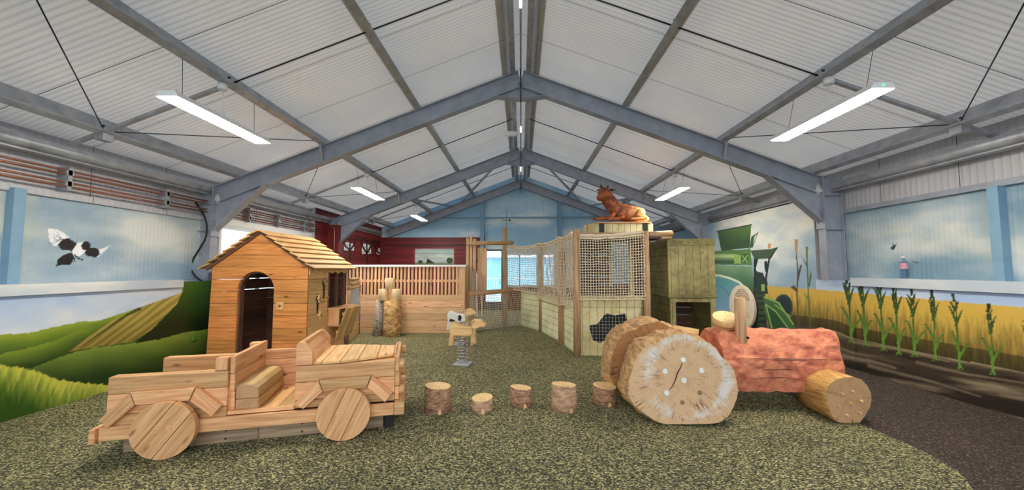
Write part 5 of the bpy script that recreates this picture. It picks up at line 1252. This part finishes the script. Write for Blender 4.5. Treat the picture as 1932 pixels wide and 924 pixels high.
# ------------------------------------------------------------------ spring riders
def rider(x, y, bodymat, headmat, lab, spot=False, rz=0.0):
    t = thing('spring_rider', lab, 'spring rider', (x, y, 0), rz, 'animal spring riders')
    b = MB(); b.prism([(-.13, -.11), (.13, -.13), (.15, .10), (-.11, .13)], 0, .035, 'xy'); b.build('base_plate', 'greyplate', t, bevel=.008)
    b = MB(); pts = []
    for i in range(0, 8*16+1): a = 2*PI*i/16; pts.append((.078*math.cos(a), .078*math.sin(a), .045+.40*i/(8*16)))
    b.tube(pts, .0085, 6); b.build('spring', 'chrome', t)
    b = MB(); b.prism([(-.19, .47), (-.20, .60), (-.17, .665), (-.12, .66), (-.02, .615), (.09, .60), (.17, .61), (.17, .47), (.10, .45), (-.10, .45)], -.085, .085, 'xz', udir=(1, 0)); bd = b.build('body', bodymat, t, bevel=.02, seg=2)
    if spot:
        q = MB()
        for s_ in (-1, 1): q.prism([(.02, .50), (.07, .47), (.10, .55), (.06, .60), (.03, .585)], s_*.086, s_*.0885, 'xz'); q.prism([(-.16, .47), (-.02, .465), (-.06, .50), (-.14, .52)], s_*.086, s_*.0885, 'xz')
        build_each(q, 'black_patch', 'black', bd)
    b = MB(); b.prism([(.14, .33), (.23, .33), (.215, .46), (.23, .64), (.15, .66), (.13, .5)], -.05, .05, 'xz', udir=(0, 1)); b.build('neck', headmat, t, bevel=.01)
    b = MB(); b.prism([(.15, .62), (.17, .71), (.29, .715), (.385, .63), (.36, .60), (.29, .60), (.24, .57), (.17, .57)], -.065, .065, 'xz', udir=(1, 0)); hd = b.build('head', headmat, t, bevel=.015, seg=2)
    b = MB()
    for s_ in (-1, 1): b.prism([(.16, .70), (.20, .72), (.17, .64), (.14, .64)], s_*.066, s_*.09, 'xz')
    build_each(b, 'ear', headmat, hd, bevel=.006)
    b = MB(); b.tube([(.10, -.14, .65), (.10, .14, .65)], .016, 10); b.build('handle_bar', 'greyplate', t)
    b = MB(); b.tube([(.18, -.17, .345), (.18, .17, .345)], .022, 10); b.build('foot_rest', 'pole', t)
    for s_ in (-1, 1): b = MB(); b.prism([(-.19, .47), (-.21, .30), (-.15, .30), (-.12, .47)], s_*.05, s_*.085, 'xz', udir=(0, 1)); b.build('hind_leg', bodymat, t, bevel=.008)
    return t
rider(-.93, 6.12, 'seatlog', 'seatlog', 'plain yellow carved animal on a silver spring, nearest rider', rz=-.08)
rider(-1.27, 7.72, 'whitepaint', 'seatlog', 'white and black animal spring rider behind the plain one', True, rz=-.05)

# ------------------------------------------------------------------ bottle on the right ledge
bp = onX(1708, 522, CR-.1); t = thing('water_bottle', 'clear plastic bottle with a pink and white label on the right ledge', 'bottle', (CR-.11, bp.y, 1.378))
M['plastic'] = glassmat(); M['plastic'].node_tree.nodes['Transparent BSDF'].inputs[0].default_value = (.72, .80, .88, 1)
M['label'] = plain('bottle_label', (214, 150, 166), .5, 0, 30, .3)
b = MB(); b.tube([(0, 0, 0), (0, 0, .02), (0, 0, .08), (0, 0, .10), (0, 0, .12), (0, 0, .21), (0, 0, .25), (0, 0, .275)], [.036, .041, .041, .036, .041, .041, .018, .015], 16); b.build('bottle_body', 'plastic', t)
b = MB(); b.tube([(0, 0, .13), (0, 0, .205)], .0425, 16, caps=False); b.build('label_sleeve', 'label', t); b = MB(); b.tube([(0, 0, .272), (0, 0, .30)], .017, 12); b.build('cap', 'whitepaint', t)

# ------------------------------------------------------------------ outside
M['yard'] = plain('yard_concrete', (214, 214, 204), .9, 0, .6, .12); M['field'] = plain('field_grass', (150, 170, 110), .9, 0, .4, .2); M['shed'] = plain('blue_shed', (150, 196, 222), .6, 0, 1, .05); M['shedroof'] = plain('pale_shed_roof', (214, 222, 222), .6)
b = MB(); b.box(-60, 60, -30, 70, -.25, -.05); struct(b.build('ground_1', 'yard'), 'pale yard outside the hall')
b = MB(); b.box(-8, 9, 26, 32, -.05, 2.3); b.build('x', 'shed')
sh = bpy.data.objects['x']; sh.name = 'blue_shed'; b = MB(); b.prism([(25.5, 2.3), (29, 3.1), (32.5, 2.3)], -8.4, 9.4, 'yz'); r0 = b.build('shed_roof', 'shedroof', sh); tag(sh, 'long pale blue shed seen through the far windows', 'shed')
t = thing('yard_railing', 'pale metal railing outside the far windows', 'railing', (0, 19, -.05)); b = MB()
for x in range(-60, 61): b.box(x*.12-.01, x*.12+.01, -.01, .01, .1, 1.1)
b.build('railing_bars', 'shedroof', t); b = MB(); b.box(-7.3, 7.3, -.02, .02, 1.08, 1.14); b.box(-7.3, 7.3, -.02, .02, .08, .12); b.build('rail', 'shedroof', t)
for xs_, lb in ((-14, 'left'), (-20, 'far left')):
    pass
# struct the cladding around the open rear bay
b = MB(); b.box(-5.5, -4.2, YB-.06, YB, 0, 3.2); b.box(4.2, 5.4, YB-.06, YB, 0, 3.2); struct(b.build('wall_front', 'clad'))
